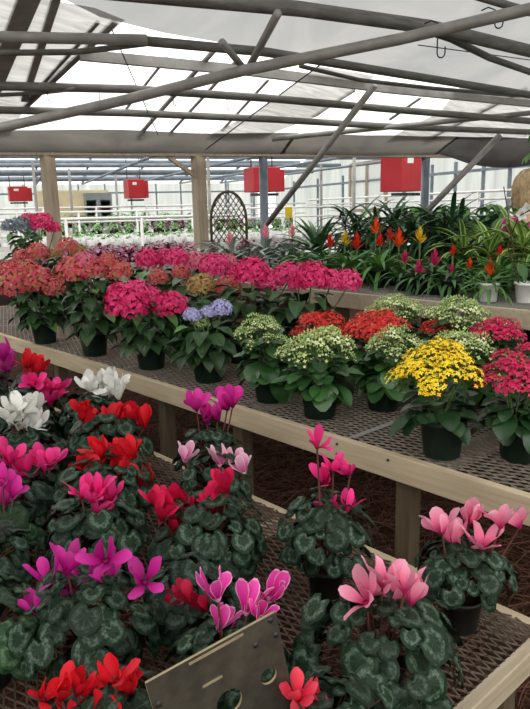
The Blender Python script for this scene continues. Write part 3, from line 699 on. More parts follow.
# ---- benches
def deck(x0,x1,y0,y1,z,lx,ly,w,h,mat):
    """expanded metal deck: two families of crossing strands"""
    mb=MB(); sl=lx/ly
    for sgn in (1,-1):
        k=0; c=-(x1-x0)/sl
        y=y0-(x1-x0)/sl
        while y<y1:
            a=V3((x0,y,z)) if sgn>0 else V3((x1,y,z)); b=V3((x1,y+(x1-x0)/sl,z)) if sgn>0 else V3((x0,y+(x1-x0)/sl,z))
            d=b-a
            t0=max(0,(y0-a.y)/d.y); t1=min(1,(y1-a.y)/d.y)
            if t1>t0+1e-3: mb.bar(a+d*t0,a+d*t1,w,h)
            y+=ly
    return mb.mesh('expanded_metal_deck',[M[mat]],False)
def bench(name,label,x0,x1,y0,y1,z,apron,mat,posts,lx,ly,w,deckmat,under=()):
    t=thing(name,label,'bench',(0,0,0),0)
    zt=z-.006
    link('metal_deck',deck(x0+.015,x1-.015,y0+.015,y1-.015,z-.003,lx,ly,w,.004,deckmat),t)
    def rail(a,b,m,hh=apron,tt=.038):
        mb=MB(); mb.bar(a,b,tt,hh); o=link('side_rail',mb.mesh('side_rail',[M[m]],False),t); bv=o.modifiers.new('b','BEVEL'); bv.width=.004; bv.segments=2
    zc=z-.004-apron/2
    rail((x0-.0,y0-.02,zc),(x0-.0,y1,zc),mat); rail((x1,y0-.02,zc),(x1,y1,zc),mat)
    rail((x0+.02,y0,zc),(x1-.02,y0,zc),'wood_x'); rail((x0+.02,y1-.02,zc),(x1-.02,y1-.02,zc),'wood_x')
    n=int((y1-y0)/1.3)
    for i in range(1,n+1):
        y=y0+(y1-y0)*i/(n+1); mb=MB(); mb.bar((x0+.02,y,zc-.012),(x1-.02,y,zc-.012),.038,apron-.026); link('cross_bearer',mb.mesh('cross_bearer',[M['wood_x']],False),t)
    for (px,py) in posts:
        mb=MB(); mb.box((px,py,(z-.02)/2),(.075,.075,z-.02)); o=link('leg',mb.mesh('leg',[M['wood_dk']],False),t); bv=o.modifiers.new('b','BEVEL'); bv.width=.004
    return t
fb=bench('plant_bench','low plant bench with rusty expanded metal deck nearest the camera, holding the cyclamens',.28,1.775,.74,5.2,FB,.075,'wood',[(.36,.82),(1.70,.84),(1.70,2.3),(.36,2.3),(1.70,3.8),(.36,3.8),(.36,5.1),(1.7,5.1)],.030,.075,.0042,'mesh_old')
mbn=bench('plant_bench','middle plant bench with tan timber front rail and grey metal deck holding hydrangeas and kalanchoes',2.07,3.17,.25,7.2,MBZ,.105,'wood',[(2.14,.4),(2.15,1.50),(2.15,2.54),(2.15,3.24),(2.14,4.6),(2.14,6.2),(3.1,.4),(3.1,1.6),(3.1,3.0),(3.1,4.6),(3.1,6.2)],.034,.085,.0038,'mesh')
# seam strip and bolts on the middle bench
mb=MB(); mb.bar((2.09,1.75,MBZ+.001),(3.12,1.75,MBZ+.001),.03,.003); link('seam_strip',mb.mesh('seam_strip',[M['pipe_lt']],False),mbn)
for (y,zz) in ((1.80,-.03),(1.80,-.075),(1.53,-.03),(3.62,-.03),(3.62,-.075),(3.72,-.05)):
    mb=MB(); mb.tube([(2.053,y,MBZ+zz),(2.046,y,MBZ+zz)],.006,8); link('bolt',mb.mesh('bolt',[M['dk_metal']]),mbn)
bbn=bench('plant_bench','higher back plant bench with grey timber front rail holding the bromeliads',3.27,4.62,.2,6.3,BB,.10,'wood_x',[(3.35,.4),(3.35,1.52),(3.35,2.9),(3.35,4.3),(3.35,5.8),(4.5,.4),(4.5,1.6),(4.5,3.0),(4.5,4.4),(4.5,6.0)],.03,.07,.0060,'bench_grey')
fbn=bench('plant_bench','far right foliage bench behind the person in the magenta top',5.7,7.6,.6,5.4,1.07,.10,'wood_x',[(5.8,.8),(5.8,2.5),(5.8,4.2),(7.5,.8),(7.5,2.5),(7.5,4.2),(7.5,5.2),(5.8,5.2)],.03,.07,.006,'bench_grey')

# ---- roof of the near house
SL=math.tan(math.radians(14)); V0=8.9; Z0=2.42
def rz_(v): return Z0+SL*(V0-v) if v>=0 else Z0+SL*(V0+v)
def quad(name,pts,mat,th=None,kind='structure',sub=None):
    mb=MB(); mb.add([V3(p) for p in pts],[tuple(range(len(pts)))]); o=link(name,mb.mesh(name,[M[mat]],False))
    if kind: o['kind']=kind
    return o
UL,UR=-9,9.0
quad('ceiling',[hp(UL,V0,Z0),hp(UR,V0,Z0),hp(UR,0,rz_(0)),hp(UL,0,rz_(0))],'film')
quad('ceiling_south',[hp(UL,0,rz_(0)),hp(UR,0,rz_(0)),hp(UR,-V0,Z0),hp(UL,-V0,Z0)],'film')
# near double layer, its lower edge runs along the measured line
S=[V3(p) for p in SH['near']]
far=[hp(UR,0.3,rz_(.3)-.05),hp(UL,0.3,rz_(.3)-.05),hp(UL,S[0].dot(W)+.3,rz_(S[0].dot(W)+.3)-.03)]
quad('ceiling_liner',S+far,'film_near')
for nm,k in (('left','clothL'),('middle','clothC'),('right','clothR')):
    pts=[V3(p) for p in SH[k]]
    o=quad('shade_cloth',pts,'cloth',kind=None); tag(o,{'left':'grey crumpled shade cloth under the roof at upper left','middle':'grey shade cloth strip hanging under the middle of the roof','right':'grey shade cloth strip under the roof at right, above the sagging cloth'}[nm],'shade cloth','shade cloths under the roof')
# walls of the near house (behind and beside the camera)
quad('wall_south',[hp(UL,-V0,0),hp(UR,-V0,0),hp(UR,-V0,Z0),hp(UL,-V0,Z0)],'tanboard')
quad('wall_left',[hp(UL,-V0,0),hp(UL,24,0),hp(UL,24,2.42),hp(UL,16.5,4.3),hp(UL,V0,2.42),hp(UL,0,rz_(0)),hp(UL,-V0,Z0)],'wallfilm')
quad('wall_right',[hp(UR,-V0,0),hp(UR,24,0),hp(UR,24,2.42),hp(UR,16.5,4.3),hp(UR,V0,2.42),hp(UR,0,rz_(0)),hp(UR,-V0,Z0)],'wallfilm')
quad('wall_back',[hp(UL,26,0),hp(UR,26,0),hp(UR,26,3.1),hp(UL,26,3.1)],'wallfilm')
quad('ceiling_far',[hp(UL,V0,Z0),hp(UR,V0,Z0),hp(UR,16.5,4.3),hp(UL,16.5,4.3)],'film')
quad('ceiling_rear',[hp(UL,16.5,4.3),hp(UR,16.5,4.3),hp(UR,26,2.6),hp(UL,26,2.6)],'film')
tn=[0]
def trim(mb,mat,smooth=True):
    tn[0]+=1; return struct('trim_%d'%tn[0],mb,M[mat],smooth)
for k,(r,pts) in PT.items():
    if k in('Wa','Wb','Wc'): continue
    mb=MB()
    if k in('B1',):
        for i in range(len(pts)-1): mb.bar(pts[i],pts[i+1],r*1.2,r*1.9)
        trim(mb,'pipe_lt',False)
    elif k in('Ri','Rh'):
        mb.bar(pts[0],pts[1],r*2,.04); trim(mb,'pipe_lt',False)
    else: mb.tube(pts,r,10); trim(mb,'pipe_lt' if k in('D1','W1','W2','D2','BR1','BR2','P0a') or (k[0]=='R' and k<'Rh') else 'pipe')
for k,lab in (('Wa','thin dark wire slanting down from the roof at upper left'),('Wb','dark wire slanting from the eave up to the middle of the roof'),('Wc','thin wire strung beside the curved pipe at upper right')):
    r,pts=PT[k]; mb=MB(); mb.tube(pts,max(.004,r*.8),6); o=link('wire',mb.mesh('wire',[M['dk_metal']])); tag(o,lab,'wire','roof wires')
# gutter beam, boards and posts between the two houses
mb=MB(); mb.bar(hp(UL,9.05,2.36),hp(UR,9.05,2.36),.16,.11); trim(mb,'wood_old',False)
mb=MB(); mb.bar(hp(UL,9.0,2.46),hp(UR,9.0,2.46),.22,.10); trim(mb,'dk_metal',False)
for i,(x,y) in enumerate(MISC['posts']):
    mb=MB()
    if i<2:
        mb.box((x,y,1.16),(.145,.145,2.32),Matrix.Rotation(HA_+.35,3,'Z'))
        trim(mb,'wood_old',False)
    else: mb.tube([(x,y,0),(x,y,2.32)],.062,12); trim(mb,'bluegrey')
# brace corner on the right wooden post
x,y=MISC['posts'][1]; p=V3((x,y,0)); mb=MB(); mb.bar(p-U*.05+V3((0,0,2.05)),p-U*.42+V3((0,0,2.31)),.09,.05); trim(mb,'wood_old',False)
# hanging cloth at the eave: left rolled band and right sagging cloth
def sag(name,lab,u0,u1,top,bot,v,mat,amp=.0,nu=24):
    mb=MB(); vs=[];m=5
    for i in range(nu+1):
        f=i/nu; u=u0+(u1-u0)*f
        for j in range(m):
            g=j/(m-1); zt=top(f); zb=bot(f)
            vs.append(hp(u,v(g)+.03*math.sin(f*19+g*3),zt+(zb-zt)*g))
    mb.add(vs,[(i*m+j,i*m+j+1,(i+1)*m+j+1,(i+1)*m+j) for i in range(nu) for j in range(m-1)])
    o=link(name,mb.mesh(name,[M[mat]])); tag(o,lab,'shade cloth','shade cloths under the roof'); return o
sag('shade_cloth','rolled grey shade cloth along the eave above the two wooden posts',-2.0,3.45,lambda f:2.53+.010*math.sin(f*14),lambda f:2.325,lambda g:8.3+.55*g,'cloth_band')
sag('shade_cloth','dark sagging shade cloth hanging from the eave at right, above the white wall panels',5.85,8.6,lambda f:2.53,lambda f:2.36-.22*math.sin(PI*min(1,f*1.1)),lambda g:8.3+.55*g,'cloth_dk')
sag('shade_cloth','grey shade cloth band along the eave between the grey posts',3.4,5.9,lambda f:2.53,lambda f:2.33-.02*math.sin(PI*f),lambda g:8.31+.55*g,'cloth_band')
# hooks hanging on the long diagonal pipe
def hook(p,L,r,label,turn):
    mb=MB(); p=V3(p); h=U*.9-W*.43
    pts=[p+V3((0,0,.055))-h*.05*turn,p+V3((0,0,.075)),p+V3((0,0,.055))+h*.05*turn,p+V3((0,0,-L*.3))+h*.052*turn,p+V3((0,0,-L*.8))+h*.052*turn]
    c=pts[-1]+h*.03
    for k in range(6): a=PI+PI*k/5; pts.append(c+h*.03*math.cos(a)+V3((0,0,.035*math.sin(a))))
    pts.append(pts[-1]+V3((0,0,.045)))
    mb.tube(pts,r,6); o=link('hanging_hook',mb.mesh('hanging_hook',[M['dk_metal']])); tag(o,label,'hook','hooks on the roof pipes')
hook((4.71,3.19,2.905),.2,.0055,'long wire hook hanging from the diagonal roof pipe near its crossing with the dark beam',1)
hook((4.93,2.84,2.96),.05,.0055,'short wire hook looped over the diagonal roof pipe near the right edge',1)
for k,(px,f) in enumerate(((1,.35),(1,.75),(2,.3),(2,.7),(2,.1))):
    pts=PT['P1'][1]; a=V3(pts[px]); b=V3(pts[px+1]); q=a+(b-a)*f; mb=MB(); mb.tube([q+V3((0,0,-.03)),q+V3((0,0,-.12)),q+V3((.02,0,-.14)),q+V3((.03,0,-.11))],.004,5)
    o=link('hanging_hook',mb.mesh('hanging_hook',[M['dk_metal']])); tag(o,'tiny wire hook hanging under the long grey purlin pipe below the upper wire','hook','tiny hooks under the purlin pipe')

# ---- far house structure
for (v,z,r) in ((11.2,2.62,.05),(13,2.66,.05),(13.9,2.95,.05),(14.8,2.75,.06),(16.5,2.9,.07),(17.4,3.2,.06),(18.5,2.8,.06),(20.5,2.75,.07),(21.6,3.1,.07),(22.5,2.8,.06),(24.5,2.75,.09)):
    mb=MB(); mb.tube([hp(UL,v,z),hp(UR,v,z)],r,8); trim(mb,'bluegrey')
for u in (-4,-1.2,.6,2.2,4.0,5.8,7.4):
    mb=MB(); mb.tube([hp(u,9.2,2.50),hp(u,16.5,4.2),hp(u,25.8,2.65)],.04,8); trim(mb,'bluegrey')
    mb=MB(); mb.tube([hp(u,9.3,2.50),hp(u,25.8,2.62)],.03,8); trim(mb,'bluegrey')
for (u,v) in ((.35,16.5),(1.3,19),(3.9,14.5),(4.4,18),(5.6,16.5),(6.9,13.5),(7.7,17),(2.9,22),(6.2,21)):
    mb=MB(); mb.tube([hp(u,v,0),hp(u,v,2.75)],.035,8); trim(mb,'bluegrey' if (u*10)%2<1 else 'pipe_lt')
# back wall mullions, tan boards, door, window
for i in range(17):
    u=-6.5+i*.95; mb=MB(); mb.box(hp(u,25.93,1.5),(.05,.05,3.0),Matrix.Rotation(HA_,3,'Z')); trim(mb,'bluegrey',False)
for z in (1.15,2.3):
    mb=MB(); mb.bar(hp(UL,25.9,z),hp(UR,25.9,z),.06,.06); trim(mb,'bluegrey',False)
mb=MB(); mb.bar(hp(.5,25.8,1.2),hp(3.1,25.8,1.2),.05,2.4)
struct('wall_boards',mb,M['tanboard'])
mb=MB(); mb.bar(hp(2.2,25.7,1.25),hp(3.2,25.7,1.25),.08,2.1); d=struct('door_1',mb,M['greybox'])
mb=MB(); mb.bar(hp(2.28,25.64,1.75),hp(2.62,25.64,1.75),.02,.6); mb.bar(hp(2.78,25.64,1.75),hp(3.12,25.64,1.75),.02,.6); link('door_pane',mb.mesh('door_pane',[M['wallfilm']],False),d)
# right wall mullions and its rail
for v in (7.6,8.6,9.75,10.2,10.95,11.75,12.7,13.6,14.8,18.2,20,22):
    mb=MB(); mb.box(hp(UR-.06,v,1.25),(.055,.055,2.5),Matrix.Rotation(HA_,3,'Z')); trim(mb,'bluegrey',False)
for z in (.95,2.28):
    mb=MB(); mb.bar(hp(UR-.09,-8,z),hp(UR-.09,24,z),.05,.06); trim(mb,'bluegrey',False)
def wframe(v0,v1,z0,z1):
    mb=MB(); u=UR-.12
    for a,b in (((v0,z0),(v1,z0)),((v0,z1),(v1,z1)),((v0,z0),(v0,z1)),((v1,z0),(v1,z1)),(((v0+v1)/2,z0),((v0+v1)/2,z1))): mb.bar(hp(u,a[0],a[1]),hp(u,b[0],b[1]),.08,.08,U)
    w=struct('window_1',mb,M['wood_old'])
    mb=MB(); mb.add([hp(u,v0,z0),hp(u,v1,z0),hp(u,v1,z1),hp(u,v0,z1)],[(0,1,2,3)]); link('window_pane',mb.mesh('window_pane',[M['film']],False),w)
wframe(15.6,17.6,1.5,2.75)

# ================================================================ FAR THINGS
def heater(p,label,w,h,d,face,group='red unit heaters'):
    p=V3(p); t=thing('hanging_heater',label,'heater',p,0,group); t.rotation_euler=(0,0,face)
    mb=MB(); mb.box((0,0,0),(w,d,h)); o=link('casing',mb.mesh('casing',[M['red_metal']],False),t); b=o.modifiers.new('b','BEVEL'); b.width=.015; b.segments=2
    mb=MB(); mb.box((-w*.12,-d/2-.004,h*.27),(w*.26,.006,h*.15)); link('label_plate',mb.mesh('label_plate',[M['white_card']],False),t)
    mb=MB(); mb.box((w*.5+.07,.05,-.02),(.13,d*.8,h*.9)); link('side_duct',mb.mesh('side_duct',[M['red_metal']],False),t)
    mb=MB()
    for k in range(6): mb.box((-w*.4+k*w*.16,-d*.2,-h*.5-.05),(w*.12,d*.4,.05))
    link('burner',mb.mesh('burner',[M['dk_metal']],False),t)
    mb=MB(); zt=4.0-p.z
    for s in (-1,1): mb.tube([(s*w*.4,0,h*.5),(s*w*.4,0,min(zt,1.0))],.012,6)
    link('hanger_rod',mb.mesh('hanger_rod',[M['dk_metal']]),t)
    return t
heater(MISC['h1'],'large red unit heater at right, left of the white wall panels',.66,.72,.5,HA_+.35)
heater(MISC['h2'],'red unit heater hanging behind the grey post beside the wicker trellis',.56,.46,.5,HA_+.1)
heater(MISC['h3'],'small far red unit heater hanging between the two wooden posts',.46,.52,.6,HA_+.1)
heater(MISC['h4'],'small far red unit heater left of the left wooden post',.55,.45,.5,HA_+.1)
# white rails
def railthing(a,b,z,label,nposts,r=.022,mid=None,z0=.7):
    t=thing('white_pipe_rail',label,'rail',(0,0,0),0,'white pipe rails in the far house')
    A=hp(*a,z);B=hp(*b,z); mb=MB(); mb.tube([A,B],r,8); link('top_pipe',mb.mesh('top_pipe',[M['white_pipe']]),t)
    if mid: mb=MB(); mb.tube([A-V3((0,0,mid)),B-V3((0,0,mid))],r*.85,8); link('lower_pipe',mb.mesh('lower_pipe',[M['white_pipe']]),t)
    for i in range(nposts):
        q=A+(B-A)*((i+.5)/nposts); mb=MB(); mb.tube([(q.x,q.y,0),(q.x,q.y,z)],r*1.1,8); link('post',mb.mesh('post',[M['white_pipe']]),t)
    return t
railthing((-2.5,12.0),(3.9,12.0),1.50,'white pipe rail nearest the wooden posts, over the burgundy plants',5,.026)
railthing((-2,15.5),(8.2,15.5),1.62,'white double pipe rail over the rows of white pots',8,.024,.22)
railthing((-3,20),(8.5,20),1.75,'farthest white double pipe rail in front of the back wall',8,.026,.30)
railthing((8.2,8.2),(8.2,19),1.83,'white double pipe rail along the white wall panels at right',6,.024,.14)
# trellis
t=thing('wicker_trellis','brown wicker arch trellis standing right of the right wooden post','trellis',(4.93,5.96,0)); 
vd=V3((math.cos(math.radians(-42.4)),math.sin(math.radians(-42.4)),0)); hw=.20; zt=1.80; zs=1.48
def arch(hw,zs): return [vd*(-hw)+V3((0,0,0)),vd*(-hw)+V3((0,0,zs))]+[vd*(-hw*math.cos(PI*k/12))+V3((0,0,zs+(zt-zs)*math.sin(PI*k/12))) for k in range(1,12)]+[vd*hw+V3((0,0,zs)),vd*hw]
mb=MB(); mb.tube(arch(hw,zs),.016,8); link('frame',mb.mesh('frame',[M['wicker']]),t)
mb=MB()
def topz(x): return zs+(zt-zs)*math.sqrt(max(0,1-(x/hw)**2))
for s in (1,-1):
    c=-2.2
    while c<2.2:
        pts=[]
        for k in range(60):
            x=-hw+2*hw*k/59; z=.9+c+s*x*1.5
            if .35<z<topz(x): pts.append(vd*x+V3((0,.004*s,z)))
        if len(pts)>1: mb.tube([pts[0],pts[-1]],.0055,5)
        c+=.088
link('lattice',mb.mesh('lattice',[M['wicker']]),t)
# sticky card on a stake
t=thing('sticky_card','yellow sticky trap card on a stake behind the pink flowered bromeliads','card',(5.75,5.82,0))
mb=MB(); mb.tube([(0,0,0),(0,0,1.52)],.006,6); link('stake',mb.mesh('stake',[M['wood_old']]),t)
mb=MB(); mb.box((0,0,1.55),(.085,.004,.13),Matrix.Rotation(math.radians(-42),3,'Z')); link('card_sheet',mb.mesh('card_sheet',[M['yellow_card']],False),t)
# far benches with rows
def far_bench(u0,u1,v0,v1,z,label):
    t=thing('grower_bench',label,'bench',(0,0,0),0,'white edged grower benches in the far house')
    mb=MB(); c=hp((u0+u1)/2,(v0+v1)/2,z-.03); mb.box(c,(u1-u0,v1-v0,.05),Matrix.Rotation(HA_,3,'Z')); link('top',mb.mesh('top',[M['bench_grey']],False),t)
    mb=MB(); mb.bar(hp(u0,v0-.02,z-.04),hp(u1,v0-.02,z-.04),.03,.1); link('edge_board',mb.mesh('edge_board',[M['white_pipe']],False),t)
    for u in (u0+.2,(u0+u1)/2,u1-.2):
        for v in (v0+.15,v1-.15): mb=MB(); q=hp(u,v,0); mb.box((q.x,q.y,(z-.05)/2),(.06,.06,z-.05)); link('leg',mb.mesh('leg',[M['bench_grey']],False),t)
far_bench(-1.5,5.6,9.8,11.6,.74,'nearest far grower bench with burgundy leaved plants')
far_bench(-1.5,6.8,12.4,15.0,.95,'grower bench with rows of white pots beyond the burgundy plants')
far_bench(-1.5,7.2,16.5,18.6,1.05,'grower bench with green and burgundy plants beyond the white pots')
far_bench(-1.5,7.2,21,23.5,1.15,'farthest grower bench with soft green plants by the back wall')
def plantlet(kind,rnd):
    mb=MB()
    if kind=='white': mb.lathe([(0,0),(.05,0),(.07,.13),(.064,.13),(.058,.11),(0,.11)],10)
    return mb
rnd=random.Random(77)
burgm=[bushy(random.Random(k),.13,.20,40,.10,'burg') for k in range(3)]
softm=[bushy(random.Random(k+9),.14,.20,34,.11,'soft') for k in range(3)]
greenm=[bushy(random.Random(k+19),.14,.22,34,.11,'green') for k in range(3)]
wp=MB(); wp.lathe([(0,0),(.055,0),(.078,.15),(.070,.15),(.062,.13),(0,.12)],10); wpm=wp.mesh('white_pot',[M['pot_white']])
wl=bushy(random.Random(3),.055,.11,12,.07,'soft')
bp=MB(); bp.lathe([(0,0),(.06,0),(.075,.12),(.07,.12),(.06,.10),(0,.10)],10); bpm=bp.mesh('small_pot',[M['pot_blk']])
def rowthings(name,cat,lab,grp,u0,u1,v0,v1,nu,nv,z,meshes,potmesh,leafmesh=None,sc=1.):
    for j in range(nv):
        for i in range(nu):
            u=u0+(u1-u0)*(i+.5*(j%2)*.6+.2)/nu+rnd.uniform(-.03,.03); v=v0+(v1-v0)*(j+.5)/nv
            t=thing(name,lab,cat,hp(u,v,z),rnd.random()*TAU,grp); s=sc*rnd.uniform(.85,1.15); t.scale=(s,s,s)
            link('pot',potmesh,t)
            link('foliage',meshes[rnd.randrange(len(meshes))],t)
rowthings('burgundy_plant','potted plant','small burgundy leaved potted plant on the near far-house bench beyond the hydrangeas','burgundy plants in rows',.3,4.2,9.9,11.5,19,5,.74,burgm,bpm,sc=1.1)
rowthings('white_pot_seedling','potted plant','seedling in a white pot among the rows on the bright far bench','white pots in rows',.2,6.6,12.5,14.9,28,6,.95,[wl],wpm,sc=1.25)
rowthings('green_potted_plant','potted plant','small green potted plant on the bench beyond the white pots','green plants beyond the white pots',.0,7,16.6,17.3,18,2,1.05,greenm+softm,bpm)
rowthings('dark_potted_plant','potted plant','small dark burgundy potted plant in the row behind the white pots','dark plants beyond the white pots',2.2,7,17.6,18.5,14,2,1.05,burgm,bpm)
rowthings('pale_potted_plant','potted plant','soft green potted plant on the farthest bench by the back wall','soft green plants by the back wall',-.3,7,21.2,23.3,15,3,1.15,softm,bpm,sc=1.3)

# ================================================================ MIDDLE BENCH
hydrangea('H1',['deep','deep','deep','slate','slate'],'hydrangea with deep pink and slate blue heads, far left by the left wooden post')
hydrangea('H2',['brick'],'hydrangea with brick red green-tinged heads, leftmost pot on the middle bench front')
hydrangea('H3',['brick','brick','brick','rose','brick'],'brick pink hydrangea second from left on the middle bench front')
hydrangea('H4',['deep','deep','pink','pink'],'deep pink mophead hydrangea at bench edge behind the white cyclamen')
hydrangea('H5',['blue','blue','lime','blue'],'small pale blue hydrangea with a lime head at the front of the middle bench')
hydrangea('HA',['deep','pink'],'bright pink hydrangea in the back row, first pink pair left of the trellis')
hydrangea('HA2',['pink','rose'],'rose pink hydrangea in the back row just left of the big deep pink heads')
hydrangea('HB',['brick','brick'],'low brick and green hydrangea behind the deep pink mophead')
hydrangea('HC',['pink','deep','rose'],'large rose pink hydrangea in the back row below the trellis')
hydrangea('HC2',['green','brick'],'fading green and brick hydrangea right behind the blue one')
hydrangea('HD',['deep','pink','pink'],'deep pink hydrangea in the back row behind the white kalanchoes')
hydrangea('HD2',['deep','pink','pink'],'deep pink hydrangea at right end of the back row, next to the back bench')
hydrangea('HE',['brick','brick','green'],'brick red hydrangea in the left back row below the left wooden post')
hydrangea('HE2',['brick','green'],'small brown-red hydrangea just right of the left wooden post')
kalanchoe('K1','white','greenish white kalanchoe at the bench edge beside the pale blue hydrangea')
kalanchoe('K2','white','greenish white kalanchoe, widest one at the bench edge, with a drooping leaf','kleaf')
kalanchoe('K3','white','greenish white kalanchoe left of and behind the yellow one')
kalanchoe('K4','yellow','bright yellow kalanchoe in a green pot at the bench edge','kleafd')
kalanchoe('K5','crimson','crimson kalanchoe in a green pot right of the yellow one','kleafd')
kalanchoe('K6b','red','red kalanchoe behind the two left greenish white ones')
kalanchoe('K6','red','bright red kalanchoe in the middle of the kalanchoe group')
kalanchoe('K7','white','greenish white kalanchoe at the bench back, left one below the back bench rail')
kalanchoe('K8','white','greenish white kalanchoe at the bench back, right one below the white pots')
kalanchoe('K9','white','greenish white kalanchoe directly behind the yellow one')
kalanchoe('K10','crimson','crimson kalanchoe at the back right of the middle bench')
kalanchoe('K11','crimson','crimson kalanchoe at the right edge, between the front crimson one and the back one')
kalanchoe('K12','red','small red kalanchoe between the white ones at the bench back')

# ================================================================ FRONT BENCH
G='cyclamen '
cyclamen('F1','lightpink','light pink cyclamen in a black pot at the right end of the front bench')
cyclamen('F2','lightpink','light pink cyclamen with the broadest marbled leaves, nearest the bench end rail','cyc')
cyclamen('F3','hotpink','tall hot pink cyclamen standing alone between the pale pink and light pink ones')
cyclamen('F4a','magenta','tall magenta cyclamen standing against the middle bench rail')
cyclamen('F4b','palepink','pale pink white-edged cyclamen in front of the tall magenta one')
cyclamen('F5','crimson','crimson cyclamen with many flowers in the middle of the front bench')
cyclamen('F5b','darkcrimson','dark crimson cyclamen with few low flowers, behind the weathered plate','cyc2')
cyclamen('F6','edged','bright pink cyclamen with pale petal edges right behind the weathered plate')
cyclamen('F7','purplepink','purple-pink cyclamen with wide flowers at lower left')
cyclamen('F8','red','bright red cyclamen at the bottom left edge beside the weathered plate')
cyclamen('F9','coral','coral red cyclamen just right of the weathered plate')
cyclamen('F10','hotpink','hot pink cyclamen above the purple-pink one, with one dense flower tuft')
cyclamen('F11','red','red cyclamen in front of the other red one, with a flower hanging to the right')
cyclamen('F12','red','red cyclamen directly in front of the rear white one')
cyclamen('F13','white','rear white cyclamen below the deep pink mophead hydrangea')
cyclamen('F14','white','white cyclamen at the left with one dense white tuft')
cyclamen('F15','hotpink','hot pink cyclamen just in front of the left white one','cyc2')
cyclamen('F16','magenta','magenta cyclamen at the left edge, directly behind a flowerless dark leaved one','cyc3')
cyclamen('F17','hotpink','hot pink cyclamen behind the left white one','cyc2')
cyclamen('F18','red','rearmost red cyclamen near the bench rail at left','cyc2')
cyclamen('F19','purplepink','purple-pink cyclamen farthest back at the left edge','cyc2')
cyclamen('F20',None,'cyclamen without flowers at the lower left edge','cyc3')
cyclamen('F21',None,'dark leaved cyclamen without flowers at the left edge, above the lower one','cyc2')
cyclamen('F22',None,'cyclamen without flowers between the left white one and the rear white one','cyc2')

# weathered plate with holes
def plate():
    tl=V3((.538,.928,.773)); tr=V3((.803,.867,.823)); br=V3((.847,.856,.58))
    ex=(tr-tl); w=ex.length; ex.normalize(); dn=(br-tr); dn=(dn-ex*dn.dot(ex)); dn.normalize(); nz=ex.cross(dn).normalized()
    t=thing('weathered_plate','grey-brown weathered plate with round holes, tilted, in the front among the cyclamens','plate',tl)
    # plate with holes: build in 2D grid and cut with boolean-free polar rings
    H_=.392; th=.006
    holes=[((.2329,.1307),.0185),((.1421,.1363),.0275)]
    def P(x,y,z): return ex*x+dn*y+nz*z
    mb=MB(); nx,ny=62,88
    inside=lambda x,y: any((x-c[0])**2+(y-c[1])**2<r*r for c,r in holes) 
    def snap(x,y):
        for c,r in holes:
            d=math.hypot(x-c[0],y-c[1])
            if 1e-6<d and abs(d-r)<.0042: return c[0]+(x-c[0])*r/d,c[1]+(y-c[1])*r/d
        return x,y
    idx={};
    for s,z in ((0,-th/2),(1,th/2)):
        for j in range(ny+1):
            for i in range(nx+1):
                x,y=snap(w*i/nx,H_*j/ny); idx[(s,i,j)]=len(mb.v); mb.v.append(tuple(P(x,y,z)))
    keep=set()
    for j in range(ny):
        for i in range(nx):
            if not inside(w*(i+.5)/nx,H_*(j+.5)/ny): keep.add((i,j))
    def face(f,mi): mb.f.append(f); mb.mi.append(mi); mb.uv.extend([(0,0)]*4)
    for (i,j) in keep:
        a=[(i,j),(i+1,j),(i+1,j+1),(i,j+1)]
        face([idx[(0,)+q] for q in a],0); face([idx[(1,)+q] for q in a[::-1]],0)
        for (di,dj,p,q) in ((-1,0,a[3],a[0]),(1,0,a[1],a[2]),(0,-1,a[0],a[1]),(0,1,a[2],a[3])):
            if (i+di,j+dj) not in keep: face([idx[(0,)+p],idx[(1,)+p],idx[(1,)+q],idx[(0,)+q]],1)
    link('panel',mb.mesh('panel',[M['sign'],M['sign_edge']],False),t)
    for (x,y,L,a) in ((.119,.071,.042,0.),(.142,.0085,.116,0.)):
        q=MB(); d=ex*math.cos(a)+dn*math.sin(a); q.bar(P(x,y,th/2+.0008)-d*L/2,P(x,y,th/2+.0008)+d*L/2,.005,.002,nz); q.bar(P(x,y,-th/2-.0008)-d*L/2,P(x,y,-th/2-.0008)+d*L/2,.005,.002,nz)
        link('raised_bar',q.mesh('raised_bar',[M['sign_edge']],False),t)
    for (x,y) in ((.2207,.0466),(.2660,.05),(.258,.195),(.012,.0545),(.262,.012)):
        q=MB(); q.tube([P(x,y,-th/2-.002),P(x,y,th/2+.002)],.006,10); link('screw',q.mesh('screw',[M['dk_metal']]),t)
plate()

